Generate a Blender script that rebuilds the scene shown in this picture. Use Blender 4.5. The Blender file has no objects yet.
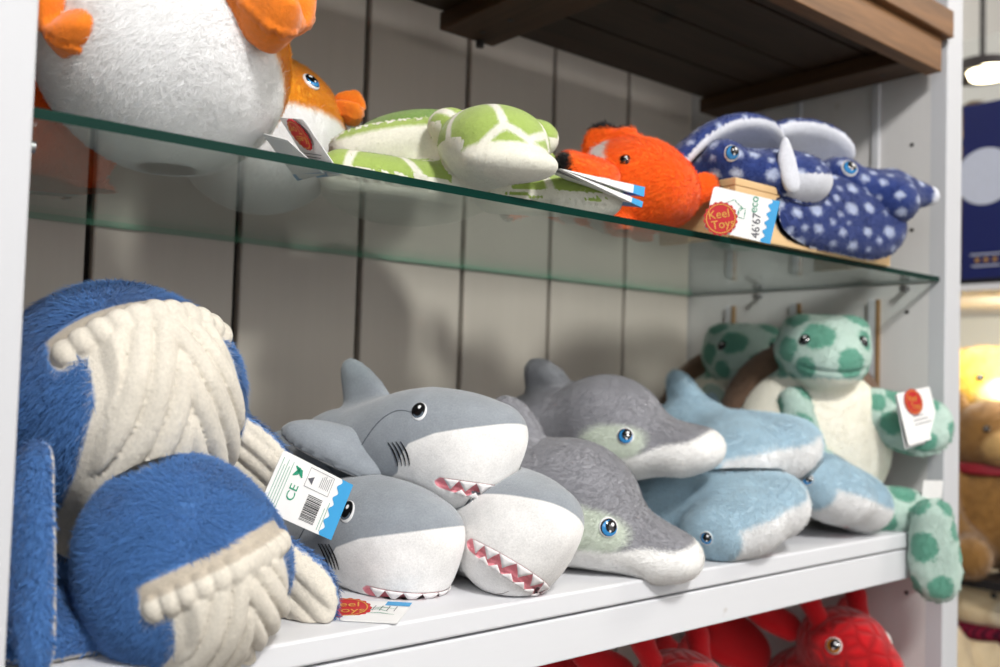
import bpy, math, random
import numpy as np
from mathutils import Vector, Matrix, Euler

random.seed(7)
scene = bpy.context.scene
COL = scene.collection
PI = math.pi

# ------------------------------------------------------------------ objects
def link(name, data, parent=None):
    o = bpy.data.objects.new(name, data)
    COL.objects.link(o)
    if parent is not None:
        o.parent = parent
    return o

def tag(o, label=None, cat=None, group=None, kind=None):
    if label: o['label'] = label
    if cat: o['category'] = cat
    if group: o['group'] = group
    if kind: o['kind'] = kind
    return o

def thing(name, label, cat, loc=(0, 0, 0), rot=(0, 0, 0), sc=1.0, group=None):
    o = link(name, None)
    o.empty_display_size = 0.02
    o.location = loc
    o.rotation_euler = rot
    o.scale = (sc, sc, sc)
    return tag(o, label, cat, group)

def dup(root, loc, rot, sc, label, group=None, skip=()):
    r = root.copy()
    COL.objects.link(r)
    r.location = loc
    r.rotation_euler = rot
    r.scale = (sc, sc, sc)
    r['label'] = label
    if group: r['group'] = group
    def kids(src, dst):
        for ch in list(src.children):
            if ch.name.split('.')[0] in skip:
                continue
            c = ch.copy()
            COL.objects.link(c)
            c.parent = dst
            kids(ch, c)
    kids(root, r)
    return r

def mesh_from(name, verts, faces, mats=(), mi=None, smooth=False):
    me = bpy.data.meshes.new(name)
    me.from_pydata([tuple(v) for v in verts], [], [tuple(f) for f in faces])
    for m in mats: me.materials.append(m)
    if mi is not None: me.polygons.foreach_set('material_index', mi)
    if smooth: me.polygons.foreach_set('use_smooth', [True] * len(me.polygons))
    me.update()
    return me

class MB:
    """collects boxes / prisms / tubes and links them as one mesh object"""
    def __init__(s): s.v = []; s.f = []; s.m = []
    def box(s, x0, x1, y0, y1, z0, z1, mi=0, bev=0.0):
        n = len(s.v)
        if bev <= 0:
            for z in (z0, z1):
                for y in (y0, y1):
                    for x in (x0, x1): s.v.append((x, y, z))
            for q in ((0, 2, 3, 1), (4, 5, 7, 6), (0, 1, 5, 4), (2, 6, 7, 3), (0, 4, 6, 2), (1, 3, 7, 5)):
                s.f.append(tuple(n + i for i in q)); s.m.append(mi)
            return s
        import bmesh
        bm = bmesh.new()
        bmesh.ops.create_cube(bm, size=1.0)
        for v in bm.verts:
            v.co = Vector(((x0 + x1) / 2 + v.co.x * (x1 - x0), (y0 + y1) / 2 + v.co.y * (y1 - y0), (z0 + z1) / 2 + v.co.z * (z1 - z0)))
        bmesh.ops.bevel(bm, geom=bm.edges[:], offset=bev, segments=2, affect='EDGES', profile=0.5)
        bm.verts.index_update()
        for v in bm.verts: s.v.append(tuple(v.co))
        for f in bm.faces:
            s.f.append(tuple(n + v.index for v in f.verts)); s.m.append(mi)
        bm.free()
        return s
    def tube(s, a, b, ra, rb=None, n=16, mi=0):
        rb = ra if rb is None else rb
        a, b = Vector(a), Vector(b)
        d = (b - a).normalized()
        u = d.orthogonal().normalized(); w = d.cross(u)
        k = len(s.v)
        for c, r in ((a, ra), (b, rb)):
            for i in range(n):
                t = 2 * PI * i / n
                s.v.append(tuple(c + r * (math.cos(t) * u + math.sin(t) * w)))
        for i in range(n):
            j = (i + 1) % n
            s.f.append((k + i, k + j, k + n + j, k + n + i)); s.m.append(mi)
        s.f.append(tuple(k + i for i in reversed(range(n)))); s.m.append(mi)
        s.f.append(tuple(k + n + i for i in range(n))); s.m.append(mi)
        return s
    def quad(s, a, b, c, d, mi=0):
        n = len(s.v); s.v += [a, b, c, d]; s.f.append((n, n + 1, n + 2, n + 3)); s.m.append(mi); return s
    def build(s, name, mats, parent=None, smooth=False):
        if not isinstance(mats, (list, tuple)): mats = [mats]
        me = mesh_from(name, s.v, s.f, mats, s.m, smooth)
        return link(name, me, parent)

# ------------------------------------------------------------------ materials
def srgb(r, g, b):
    f = lambda c: (c / 12.92 if c <= 0.04045 else ((c + 0.055) / 1.055) ** 2.4)
    return (f(r / 255), f(g / 255), f(b / 255), 1.0)

class NT:
    def __init__(s, name):
        s.m = bpy.data.materials.new(name); s.m.use_nodes = True
        s.t = s.m.node_tree; s.t.nodes.clear()
        s.out = s.n('ShaderNodeOutputMaterial')
    def n(s, typ, **kw):
        nd = s.t.nodes.new(typ)
        for k, v in kw.items(): setattr(nd, k, v)
        return nd
    def l(s, a, b): s.t.links.new(a, b)
    def val(s, sock, v):
        if hasattr(v, 'is_output'): s.l(v, sock)
        else: sock.default_value = v
    def math(s, op, a, b=0.0, c=0.0, clamp=False):
        nd = s.n('ShaderNodeMath', operation=op, use_clamp=clamp)
        s.val(nd.inputs[0], a); s.val(nd.inputs[1], b); s.val(nd.inputs[2], c)
        return nd.outputs[0]
    def mix(s, f, a, b, mode='MIX'):
        nd = s.n('ShaderNodeMix', data_type='RGBA', blend_type=mode)
        s.val(nd.inputs[0], f); s.val(nd.inputs[6], a); s.val(nd.inputs[7], b)
        return nd.outputs[2]
    def attr(s, name, out=2):
        nd = s.n('ShaderNodeAttribute', attribute_name=name); return nd.outputs[out]
    def coords(s, which='Object', scale=(1, 1, 1)):
        tc = s.n('ShaderNodeTexCoord'); mp = s.n('ShaderNodeMapping')
        mp.inputs['Scale'].default_value = scale
        s.l(tc.outputs[which], mp.inputs[0]); return mp.outputs[0]
    def noise(s, vec, scale, detail=2.0, rough=0.5, out=0):
        nd = s.n('ShaderNodeTexNoise'); s.l(vec, nd.inputs['Vector'])
        nd.inputs['Scale'].default_value = scale; nd.inputs['Detail'].default_value = detail
        nd.inputs['Roughness'].default_value = rough
        return nd.outputs[out]
    def ramp(s, f, lo, hi, a=0.0, b=1.0):
        nd = s.n('ShaderNodeMapRange', clamp=True)
        s.val(nd.inputs[0], f)
        nd.inputs[1].default_value = lo; nd.inputs[2].default_value = hi
        nd.inputs[3].default_value = a; nd.inputs[4].default_value = b
        return nd.outputs[0]
    def bsdf(s, col, rough=0.6, spec=0.3, sheen=0.0, bump=None, bstr=0.3, bdist=0.002, metal=0.0, coat=0.0, sheen_rough=0.5, emit=None, emit_str=0.0, sheen_tint=None, sss=0.0):
        p = s.n('ShaderNodeBsdfPrincipled')
        s.val(p.inputs['Base Color'], col); s.val(p.inputs['Roughness'], rough)
        p.inputs['Specular IOR Level'].default_value = spec
        p.inputs['Metallic'].default_value = metal
        p.inputs['Sheen Weight'].default_value = sheen
        p.inputs['Sheen Roughness'].default_value = sheen_rough
        p.inputs['Coat Weight'].default_value = coat
        if emit is not None:
            s.val(p.inputs['Emission Color'], emit); p.inputs['Emission Strength'].default_value = emit_str
        if bump is not None:
            b = s.n('ShaderNodeBump'); b.inputs['Strength'].default_value = bstr; b.inputs['Distance'].default_value = bdist
            s.l(bump, b.inputs['Height']); s.l(b.outputs[0], p.inputs['Normal'])
        s.l(p.outputs[0], s.out.inputs[0])
        return p

def flat(name, c, rough=0.5, spec=0.3, **kw):
    nt = NT(name)
    vec = nt.coords('Object')
    col = nt.mix(nt.math('MULTIPLY', nt.noise(vec, 60, 3), 0.10), srgb(*c), (0.02, 0.02, 0.02, 1))
    nt.bsdf(col, rough, spec, **kw)
    return nt.m

def plush_mat(name, base, layers=(), fuzz=900.0, bstr=0.5, bdist=0.0015, mottle=0.18, wob=0.0, wob_scale=300.0,
              sheen=0.35, rough=0.95, furcol=0.0, big=18.0, trans=0.0):
    """layers: (attribute, colour, softness) painted over the base where the field is > 0"""
    nt = NT(name)
    vec = nt.coords('Object')
    w = None
    if wob: w = nt.math('MULTIPLY', nt.math('SUBTRACT', nt.noise(vec, wob_scale, 2), 0.5), wob)
    col = srgb(*base)
    for a, c, soft in layers:
        f = nt.attr(a)
        if w is not None: f = nt.math('ADD', f, w)
        f = nt.ramp(f, -soft, soft)
        col = nt.mix(f, col, srgb(*c) if isinstance(c, tuple) else c)
    m1 = nt.noise(vec, big, 3, 0.6)
    m2 = nt.noise(vec, fuzz * 0.35, 3, 0.6)
    sh = nt.math('ADD', nt.math('MULTIPLY', m1, mottle), nt.math('MULTIPLY', m2, mottle))
    sh = nt.math('ADD', nt.math('SUBTRACT', 1.0 + mottle * 0.0, mottle), sh)
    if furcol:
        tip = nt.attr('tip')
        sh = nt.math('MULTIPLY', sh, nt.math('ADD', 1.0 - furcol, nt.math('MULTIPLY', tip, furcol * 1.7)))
    mul = nt.n('ShaderNodeCombineColor')
    for i in range(3): nt.l(sh, mul.inputs[i])
    col = nt.mix(1.0, col, mul.outputs[0], 'MULTIPLY')
    bump = nt.math('ADD', nt.noise(vec, fuzz, 3, 0.7), nt.math('MULTIPLY', nt.noise(vec, fuzz * 0.12, 3, 0.6), 2.0))
    p = nt.bsdf(col, rough, 0.12, sheen=sheen, bump=bump, bstr=bstr, bdist=bdist)
    if trans:
        tl = nt.n('ShaderNodeBsdfTranslucent'); nt.l(col, tl.inputs[0])
        mx = nt.n('ShaderNodeMixShader')
        nt.l(nt.math('MULTIPLY', nt.ramp(nt.attr('blade'), 0.4, 0.6), trans), mx.inputs[0])
        nt.l(p.outputs[0], mx.inputs[1]); nt.l(tl.outputs[0], mx.inputs[2]); nt.l(mx.outputs[0], nt.out.inputs[0])
    return nt.m

# ------------------------------------------------------------------ signed distance sculpting
def A(*v): return np.array(v, dtype=np.float64)
def rotm(rx=0, ry=0, rz=0):
    return np.array(Euler((rx, ry, rz)).to_matrix())
def xf(P, c, R=None):
    """to a local frame centred at c whose axes are the columns of R"""
    Q = P - np.asarray(c)
    return Q if R is None else Q @ np.asarray(R)
def frame(x, z):
    """columns: x axis, y axis, z axis (z re-orthogonalised)"""
    x = np.asarray(x, float); x = x / np.linalg.norm(x)
    z = np.asarray(z, float); z = z - x * (z @ x); z = z / np.linalg.norm(z)
    return np.stack([x, np.cross(z, x), z], 1)
def s_ell(P, c, r, R=None):
    q = xf(P, c, R); r = np.asarray(r, float)
    k0 = np.sqrt(((q / r) ** 2).sum(1)); k1 = np.sqrt(((q / r ** 2) ** 2).sum(1)) + 1e-9
    return k0 * (k0 - 1) / k1
def s_cap(P, a, b, ra, rb=None, flat=None):
    rb = ra if rb is None else rb
    a = np.asarray(a, float); b = np.asarray(b, float)
    ab = b - a
    t = np.clip(((P - a) @ ab) / (ab @ ab), 0, 1)
    q = P - a - t[:, None] * ab
    return np.sqrt((q ** 2).sum(1)) - (ra + (rb - ra) * t)
def s_chain(P, pts, rad, k=0.01):
    d = None
    for i in range(len(pts) - 1):
        e = s_cap(P, pts[i], pts[i + 1], rad[i], rad[i + 1])
        d = e if d is None else smin(d, e, k)
    return d
def s_box(P, c, hs, r=0.0, R=None):
    q = np.abs(xf(P, c, R)) - (np.asarray(hs, float) - r)
    return np.sqrt((np.maximum(q, 0) ** 2).sum(1)) + np.minimum(q.max(1), 0) - r
def smin(a, b, k):
    h = np.maximum(k - np.abs(a - b), 0) / k
    return np.minimum(a, b) - h * h * k * 0.25
def smax(a, b, k): return -smin(-a, -b, k)
def poly2(q, poly):
    """signed distance to a 2-D polygon (negative inside)"""
    poly = np.asarray(poly, float); n = len(poly)
    d = np.full(len(q), 1e9); s = np.ones(len(q))
    for i in range(n):
        a, b = poly[i], poly[i - 1]
        e = b - a; w = q - a
        t = np.clip((w @ e) / (e @ e), 0, 1)
        r = w - t[:, None] * e
        d = np.minimum(d, (r ** 2).sum(1))
        c1 = q[:, 1] >= a[1]; c2 = q[:, 1] < b[1]; c3 = e[0] * w[:, 1] > e[1] * w[:, 0]
        flip = (c1 & c2 & c3) | (~c1 & ~c2 & ~c3)
        s = np.where(flip, -s, s)
    return s * np.sqrt(d)
def smooth_poly(pts, n=3):
    pts = [np.asarray(p, float) for p in pts]
    for _ in range(n):
        out = []
        for i in range(len(pts)):
            a, b = pts[i], pts[(i + 1) % len(pts)]
            out += [a * .75 + b * .25, a * .25 + b * .75]
        pts = out
    return pts
def s_fin(P, c, R, poly, t, w=0.03, bend=0.0):
    """a stuffed flat fin: 2-D outline in the local xy plane, pillow-thick along local z; bend curves it"""
    q = xf(P, c, R)
    z = q[:, 2] - bend * (q[:, 0] ** 2)
    d2 = poly2(q[:, :2], poly)
    h = t * np.sqrt(np.clip(-d2 / w, 0, 1) * (2 - np.clip(-d2 / w, 0, 1)) + 1e-9)
    ins = (np.abs(z) - h) * 0.75
    out = np.sqrt(np.maximum(d2, 0) ** 2 + z ** 2)
    return np.where(d2 < 0, ins, out)

def surface_nets(v, o, h):
    s = v < 0
    nx, ny, nz = v.shape
    cs = np.zeros((nx - 1, ny - 1, nz - 1), np.int8)
    for a in (0, 1):
        for b in (0, 1):
            for c in (0, 1):
                cs += s[a:nx - 1 + a, b:ny - 1 + b, c:nz - 1 + c]
    mask = (cs > 0) & (cs < 8)
    I = np.argwhere(mask)
    idx = np.full(mask.shape, -1, np.int64); idx[mask] = np.arange(len(I))
    corner = [(a, b, c) for a in (0, 1) for b in (0, 1) for c in (0, 1)]
    cv = {c: v[I[:, 0] + c[0], I[:, 1] + c[1], I[:, 2] + c[2]] for c in corner}
    pos = np.zeros((len(I), 3)); cnt = np.zeros(len(I))
    for c in corner:
        for ax in range(3):
            if c[ax] == 0:
                e = list(c); e[ax] = 1; e = tuple(e)
                va, vb = cv[c], cv[e]
                cr = (va < 0) != (vb < 0)
                t = np.where(cr, va / np.where(cr, va - vb, 1), 0)
                p = np.tile(np.array(c, float), (len(I), 1)); p[:, ax] += t
                pos += np.where(cr[:, None], p, 0); cnt += cr
    V = (I + pos / cnt[:, None]) * h + o
    F = []
    for ax in range(3):
        b, c = (ax + 1) % 3, (ax + 2) % 3
        sl0 = [slice(None)] * 3; sl1 = [slice(None)] * 3
        sl0[ax] = slice(0, -1); sl1[ax] = slice(1, None)
        s0, s1 = s[tuple(sl0)], s[tuple(sl1)]
        E = np.argwhere(s0 != s1)
        ok = (E[:, b] > 0) & (E[:, c] > 0) & (E[:, b] < v.shape[b] - 1) & (E[:, c] < v.shape[c] - 1)
        E = E[ok]
        fl = s0[E[:, 0], E[:, 1], E[:, 2]]
        q = []
        for db, dc in ((-1, -1), (0, -1), (0, 0), (-1, 0)):
            J = E.copy(); J[:, b] += db; J[:, c] += dc
            q.append(idx[J[:, 0], J[:, 1], J[:, 2]])
        q = np.stack(q, 1)
        q[~fl] = q[~fl][:, ::-1]
        F.append(q)
    return V, np.concatenate(F)

def grad(f, V, e=0.0008):
    g = np.stack([f(V + A(*(e if i == j else 0 for j in range(3)))) - f(V - A(*(e if i == j else 0 for j in range(3)))) for i in range(3)], 1)
    return g / (np.linalg.norm(g, axis=1)[:, None] + 1e-12)

def eval_grid(f, lo, hi, h):
    lo = np.asarray(lo, float); hi = np.asarray(hi, float)
    n = np.ceil((hi - lo) / h).astype(int) + 1
    # coarse pass finds the cells near the surface, the fine pass only samples those
    K = 4
    nc = (n + K - 1) // K + 1
    gc = np.stack(np.meshgrid(*[lo[i] + np.arange(nc[i]) * h * K for i in range(3)], indexing='ij'), -1)
    vc = f(gc.reshape(-1, 3)).reshape(nc)
    v = np.kron(vc, np.ones((K, K, K)))[:n[0], :n[1], :n[2]]
    sm = np.abs(v) < h * K * 2.6
    I = np.argwhere(sm)
    v[sm] = f(lo + I * h)
    return v, lo

def trace(f, o, d, n=60):
    """march points o along d to the surface"""
    o = np.array(o, float); d = np.atleast_2d(np.asarray(d, float)); d = d / np.linalg.norm(d, axis=1)[:, None]
    for _ in range(n):
        o = o + d * np.clip(f(o), -0.004, 0.02)[:, None] * 0.7
    return o

def add_attr(me, name, arr):
    a = me.attributes.new(name, 'FLOAT', 'POINT'); a.data.foreach_set('value', np.ascontiguousarray(arr, dtype=np.float32))

RNG = np.random.default_rng(11)
def fur_blades(V, F, N, n, length, width, comb, lift=0.6, jit=0.45, lmask=None, curl=0.35):
    """thin bent blades rooted on the surface: returns vertex positions, faces, root index, tip value"""
    T = np.concatenate([F[:, [0, 1, 2]], F[:, [0, 2, 3]]])
    ar = 0.5 * np.linalg.norm(np.cross(V[T[:, 1]] - V[T[:, 0]], V[T[:, 2]] - V[T[:, 0]]), axis=1)
    if lmask is not None: ar = ar * np.clip(lmask[T[:, 0]], 0.02, 1)
    pk = RNG.choice(len(T), n, p=ar / ar.sum())
    b = RNG.random((n, 2)); sw = b.sum(1) > 1; b[sw] = 1 - b[sw]
    t = T[pk]
    P = V[t[:, 0]] + b[:, :1] * (V[t[:, 1]] - V[t[:, 0]]) + b[:, 1:] * (V[t[:, 2]] - V[t[:, 0]])
    n_ = N[t[:, 0]]
    c = comb(P, n_) if callable(comb) else np.tile(np.asarray(comb, float), (n, 1))
    c = c + RNG.normal(0, jit, (n, 3))
    c = c - n_ * (c * n_).sum(1)[:, None]
    c /= np.linalg.norm(c, axis=1)[:, None] + 1e-9
    L = length * (0.55 + 0.75 * RNG.random(n))
    if lmask is not None: L = L * np.clip(lmask[t[:, 0]], 0.05, 1)
    lf = lift * (0.6 + 0.8 * RNG.random(n))
    d1 = c + n_ * lf[:, None]; d1 /= np.linalg.norm(d1, axis=1)[:, None]
    d2 = c + n_ * (lf - curl)[:, None] + RNG.normal(0, 0.15, (n, 3)); d2 /= np.linalg.norm(d2, axis=1)[:, None]
    s = np.cross(d1, n_); s /= np.linalg.norm(s, axis=1)[:, None] + 1e-9
    W = (width * (0.7 + 0.6 * RNG.random(n)))[:, None]
    base = P - n_ * 0.0006
    mid = base + d1 * (L * 0.55)[:, None]
    tp = mid + d2 * (L * 0.45)[:, None]
    X = np.stack([base - s * W, base + s * W, mid + s * W * 0.75, mid - s * W * 0.75, tp], 1).reshape(-1, 3)
    k = np.arange(n) * 5
    Q = np.stack([k, k + 1, k + 2, k + 3], 1); Tt = np.stack([k + 3, k + 2, k + 4], 1)
    root = np.repeat(t[:, 0], 5)
    tip = np.tile(A(0.25, 0.25, 0.7, 0.7, 1.0), n)
    tip = tip * np.repeat(0.75 + 0.4 * RNG.random(n), 5)
    return X, Q, Tt, root, tip

SOLID = {}
def sculpt(name, f, lo, hi, h, mat, parent=None, fields=None, fur=None, mirror=False, relax=1):
    v, o = eval_grid(f, lo, hi, h)
    V, F = surface_nets(v, o, h)
    for _ in range(2):
        N = grad(f, V)
        V = V - N * np.clip(f(V), -h, h)[:, None] * 0.8
    N = grad(f, V)
    FV = {k: fn(V, N) for k, fn in (fields or {}).items()}
    nq = len(F)
    verts = V; tipv = np.full(len(V), 0.62); bl_ = np.zeros(len(V))
    quads = F; tris = np.zeros((0, 3), np.int64)
    if fur:
        for fu in (fur if isinstance(fur, list) else [fur]):
            fu = dict(fu)
            lm = fu.pop('mask', None)
            lm = None if lm is None else lm(V, N)
            X, Q, Tt, root, tip = fur_blades(V, F, N, lmask=lm, **fu)
            off = len(verts)
            verts = np.concatenate([verts, X]); quads = np.concatenate([quads, Q + off]); tris = np.concatenate([tris, Tt + off])
            tipv = np.concatenate([tipv, tip]); bl_ = np.concatenate([bl_, np.ones(len(X))])
            for k in FV: FV[k] = np.concatenate([FV[k], FV[k][root]])
    me = bpy.data.meshes.new(name)
    me.vertices.add(len(verts)); me.vertices.foreach_set('co', np.ascontiguousarray(verts, dtype=np.float32).ravel())
    nl = len(quads) * 4 + len(tris) * 3
    me.loops.add(nl)
    me.loops.foreach_set('vertex_index', np.concatenate([quads.ravel(), tris.ravel()]).astype(np.int32))
    me.polygons.add(len(quads) + len(tris))
    st = np.concatenate([np.arange(len(quads)) * 4, len(quads) * 4 + np.arange(len(tris)) * 3]).astype(np.int32)
    me.polygons.foreach_set('loop_start', st)
    me.polygons.foreach_set('use_smooth', np.ones(len(st), dtype=bool))
    me.update(calc_edges=True)
    for k, a in FV.items(): add_attr(me, k, a)
    add_attr(me, 'tip', tipv); add_attr(me, 'blade', bl_)
    me.materials.append(mat)
    SOLID[me.name] = f
    return link(name, me, parent)

def disc_dome(name, c, nrm, up, rx, ry, bulge, mat, parent, fields, rings=14, seg=44, back=0.004, f=None, off=0.0006):
    """a domed disc facing nrm (eye, nose, button, seal); fields get (u, v) in metres on the disc"""
    R = frame(np.cross(up, nrm), nrm)          # x = right, y = up, z = normal
    V = []; UV = []
    for i in range(rings + 1):
        r = i / rings
        for j in range(seg):
            t = 2 * PI * j / seg
            u, w = rx * r * math.cos(t), ry * r * math.sin(t)
            V.append((u, w, bulge * (1 - r * r))); UV.append((u, w))
    V = np.array(V); UV = np.array(UV)
    W = np.asarray(c) + V @ R.T
    if f is not None:
        base = np.asarray(c) + np.c_[V[:, :2], np.full(len(V), 0.03)] @ R.T
        S = trace(f, base, -R[:, 2])
        W = S + (V[:, 2:3] + off) * R[:, 2]
    last = np.arange(rings * seg, (rings + 1) * seg)
    W = np.concatenate([W, W[last] - R[:, 2] * back]); UV = np.concatenate([UV, UV[last] * 1.001])
    F = []
    for i in range(rings + 1):
        for j in range(seg):
            a = i * seg + j; b = i * seg + (j + 1) % seg
            F.append((a, a + seg, b + seg, b))
    me = mesh_from(name, W, F, [mat], smooth=True)
    for k, fn in fields.items(): add_attr(me, k, fn(UV))
    return link(name, me, parent)

def circ(cx, cy, r, ry=None):
    ry = ry or r
    return lambda q: (1 - np.sqrt(((q[:, 0] - cx) / r) ** 2 + ((q[:, 1] - cy) / ry) ** 2)) * min(r, ry)

def layered(name, base, layers, rough=0.3, spec=0.5, coat=0.0, soft=0.00015, **kw):
    nt = NT(name); col = srgb(*base)
    vec = nt.coords('Object')
    for a, c in layers: col = nt.mix(nt.ramp(nt.attr(a), -soft, soft), col, srgb(*c))
    col = nt.mix(nt.math('MULTIPLY', nt.noise(vec, 150, 2), 0.08), col, (0.01, 0.01, 0.01, 1))
    nt.bsdf(col, rough, spec, coat=coat, **kw)
    return nt.m

def on_surface(name, f, polys, mat, parent, c, R, off=0.0008, thick=0.0010, sub=0.004, back=0.05, mapf=None):
    """flat felt / stitched shapes (2-D outlines in the frame c,R; z towards the viewer) laid on the sculpted surface"""
    import bmesh
    bm = bmesh.new()
    for poly in polys:
        vs = [bm.verts.new((p[0], p[1], 0)) for p in poly]
        try: bm.faces.new(vs)
        except ValueError: pass
    bmesh.ops.triangulate(bm, faces=bm.faces[:])
    for _ in range(6):
        es = [e for e in bm.edges if e.calc_length() > sub]
        if not es: break
        bmesh.ops.subdivide_edges(bm, edges=es, cuts=1, use_grid_fill=False)
        bmesh.ops.triangulate(bm, faces=bm.faces[:])
    co = np.array([v.co[:] for v in bm.verts])
    if mapf:
        base, dd = mapf(co[:, :2]); S = trace(f, base, dd)
    else:
        base = np.asarray(c) + np.c_[co[:, :2], np.full(len(co), back)] @ np.asarray(R).T
        S = trace(f, base, -np.asarray(R)[:, 2])
    N = grad(f, S)
    for v, s_, n_ in zip(bm.verts, S, N): v.co = Vector(s_ + n_ * off)
    if thick:
        ex = bmesh.ops.extrude_face_region(bm, geom=bm.faces[:])
        nv = [g for g in ex['geom'] if isinstance(g, bmesh.types.BMVert)]
        S2 = np.array([v.co[:] for v in nv]); N2 = grad(f, S2)
        for v, n_ in zip(nv, N2): v.co = v.co + Vector(n_ * thick)
    bmesh.ops.recalc_face_normals(bm, faces=bm.faces[:])
    me = bpy.data.meshes.new(name); bm.to_mesh(me); bm.free()
    me.polygons.foreach_set('use_smooth', [True] * len(me.polygons))
    me.materials.append(mat)
    return link(name, me, parent)

def stroke(pts, w):
    """outline of a thin brush stroke along 2-D points (tapered ends)"""
    pts = np.asarray(pts, float); n = len(pts)
    d = np.gradient(pts, axis=0); d /= np.linalg.norm(d, axis=1)[:, None]
    nn = np.c_[-d[:, 1], d[:, 0]]
    ww = w * np.maximum(np.sin(np.linspace(0.12, PI - 0.12, n)), 0.25)[:, None]
    return list(map(tuple, np.concatenate([pts + nn * ww, (pts - nn * ww)[::-1]])))

_fonts = {}
def text_mesh(txt, size, align='CENTER', extrude=0.0):
    cu = bpy.data.curves.new('lettering', 'FONT'); cu.body = txt; cu.size = size; cu.align_x = align; cu.align_y = 'CENTER'
    cu.extrude = extrude
    ob = bpy.data.objects.new('lettering', cu); COL.objects.link(ob)
    bpy.context.view_layer.update()
    me = bpy.data.meshes.new_from_object(ob.evaluated_get(bpy.context.evaluated_depsgraph_get()))
    bpy.data.objects.remove(ob); bpy.data.curves.remove(cu)
    return me

def local_of(root, M):
    m = Matrix.LocRotScale(root.location, root.rotation_euler, root.scale)
    return m.inverted() @ M

def place(o, root, M):
    """parent o to root so that it stands at the world matrix M"""
    o.parent = root
    o.matrix_local = local_of(root, M)
# ------------------------------------------------------------------ palette for the fixtures
def painted(name, c, grain=0.05, rough=0.55, axis='X', dirt=0.0):
    nt = NT(name)
    sc = {'X': (3, 60, 60), 'Z': (60, 60, 3), 'Y': (60, 3, 60)}[axis]
    g = nt.noise(nt.coords('Object', sc), 1.0, 5, 0.65)
    b = nt.noise(nt.coords('Object'), 5.0, 3, 0.5)
    spots = nt.ramp(nt.noise(nt.coords('Object'), 38.0, 2, 0.5), 0.70, 0.78)
    f = nt.math('ADD', nt.math('MULTIPLY', g, grain), nt.math('MULTIPLY', b, grain))
    col = nt.mix(f, srgb(*c), srgb(c[0] * .55, c[1] * .53, c[2] * .50))
    if dirt: col = nt.mix(nt.math('MULTIPLY', spots, dirt), col, srgb(150, 132, 105))
    nt.bsdf(col, rough, 0.35, bump=g, bstr=0.10, bdist=0.002)
    return nt.m

def wood(name, dark, light, axis='X', scale=1.0):
    nt = NT(name)
    sc = {'X': (2.2, 34, 34), 'Y': (34, 2.2, 34), 'Z': (34, 34, 2.2)}[axis]
    sc = tuple(s * scale for s in sc)
    v = nt.coords('Object', sc)
    g = nt.noise(v, 1.0, 6, 0.7); g2 = nt.noise(v, 4.5, 4, 0.6)
    f = nt.ramp(nt.math('ADD', nt.math('MULTIPLY', g, 0.7), nt.math('MULTIPLY', g2, 0.3)), 0.30, 0.72)
    col = nt.mix(f, srgb(*dark), srgb(*light))
    knots = nt.ramp(nt.noise(nt.coords('Object', (6, 9, 9)), 1.6, 1), 0.72, 0.78)
    col = nt.mix(nt.math('MULTIPLY', knots, 0.6), col, srgb(dark[0] * .5, dark[1] * .5, dark[2] * .5))
    nt.bsdf(col, 0.55, 0.3, bump=g, bstr=0.25, bdist=0.001)
    return nt.m

WHITE = painted('white paint', (222, 223, 227), 0.05, axis='X', dirt=0.35)
WHITE_V = painted('white paint upright', (202, 203, 207), 0.05, axis='Z', dirt=0.25)
PANEL = painted('grey white panel paint', (216, 205, 194), 0.14, axis='Z', rough=0.35)
SIDE = painted('white side panel paint', (221, 219, 218), 0.10, axis='Z', rough=0.6, dirt=0.2)
GAPM = flat('dark groove', (42, 38, 36), 0.9, 0.1)
RAW = wood('raw edge', (120, 92, 62), (165, 134, 96), 'Z')
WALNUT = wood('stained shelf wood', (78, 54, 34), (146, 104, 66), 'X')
WALNUT_SHADE = wood('stained shelf wood shade tone', (40, 29, 21), (66, 47, 33), 'X')  # same shelf wood, with the underside shade put into the colour
WALNUT_Y = wood('stained cleat wood shade tone', (50, 36, 25), (88, 62, 41), 'Y')  # cleats under the shelf, also darkened in colour to stand for shade
PINE = wood('pale pine', (205, 168, 120), (228, 196, 150), 'X', 0.7)
STEEL = flat('steel', (150, 150, 152), 0.35, 0.5, metal=0.9)
DARKMETAL = flat('dark screw head', (45, 42, 40), 0.5, 0.4)

ZS = 1.30            # top of the lower shelf board
XL, XR = 0.1167, 1.1634
YB = 0.4017          # face of the back planks
G0, PW = 0.2586, 0.1508

# ------------------------------------------------------------------ the display unit
unit = thing('display_shelving_unit', 'white painted wooden shelving unit with plank back, holding all the sea animal plush toys', 'shelving unit', (0.64, 0.0, 0.0))
ux, uy, uz = unit.location
def U(mb, name, mats):
    mb.v = [(v[0] - ux, v[1] - uy, v[2] - uz) for v in mb.v]
    return mb.build(name, mats, unit)

b = MB()
x = G0 - PW * 2
k = 0
while x < XR:
    a0, a1 = max(x + 0.0035, XL - 0.03), min(x + PW - 0.0035, XR)
    if a1 > a0 + 0.005: b.box(a0, a1, YB, YB + 0.016, 0.16, 2.35, 0, 0.0025)
    x += PW
b.box(XL - 0.03, XR + 0.02, YB + 0.012, YB + 0.02, 0.16, 2.35, 1)
U(b, 'back_panel', [PANEL, GAPM])

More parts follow.
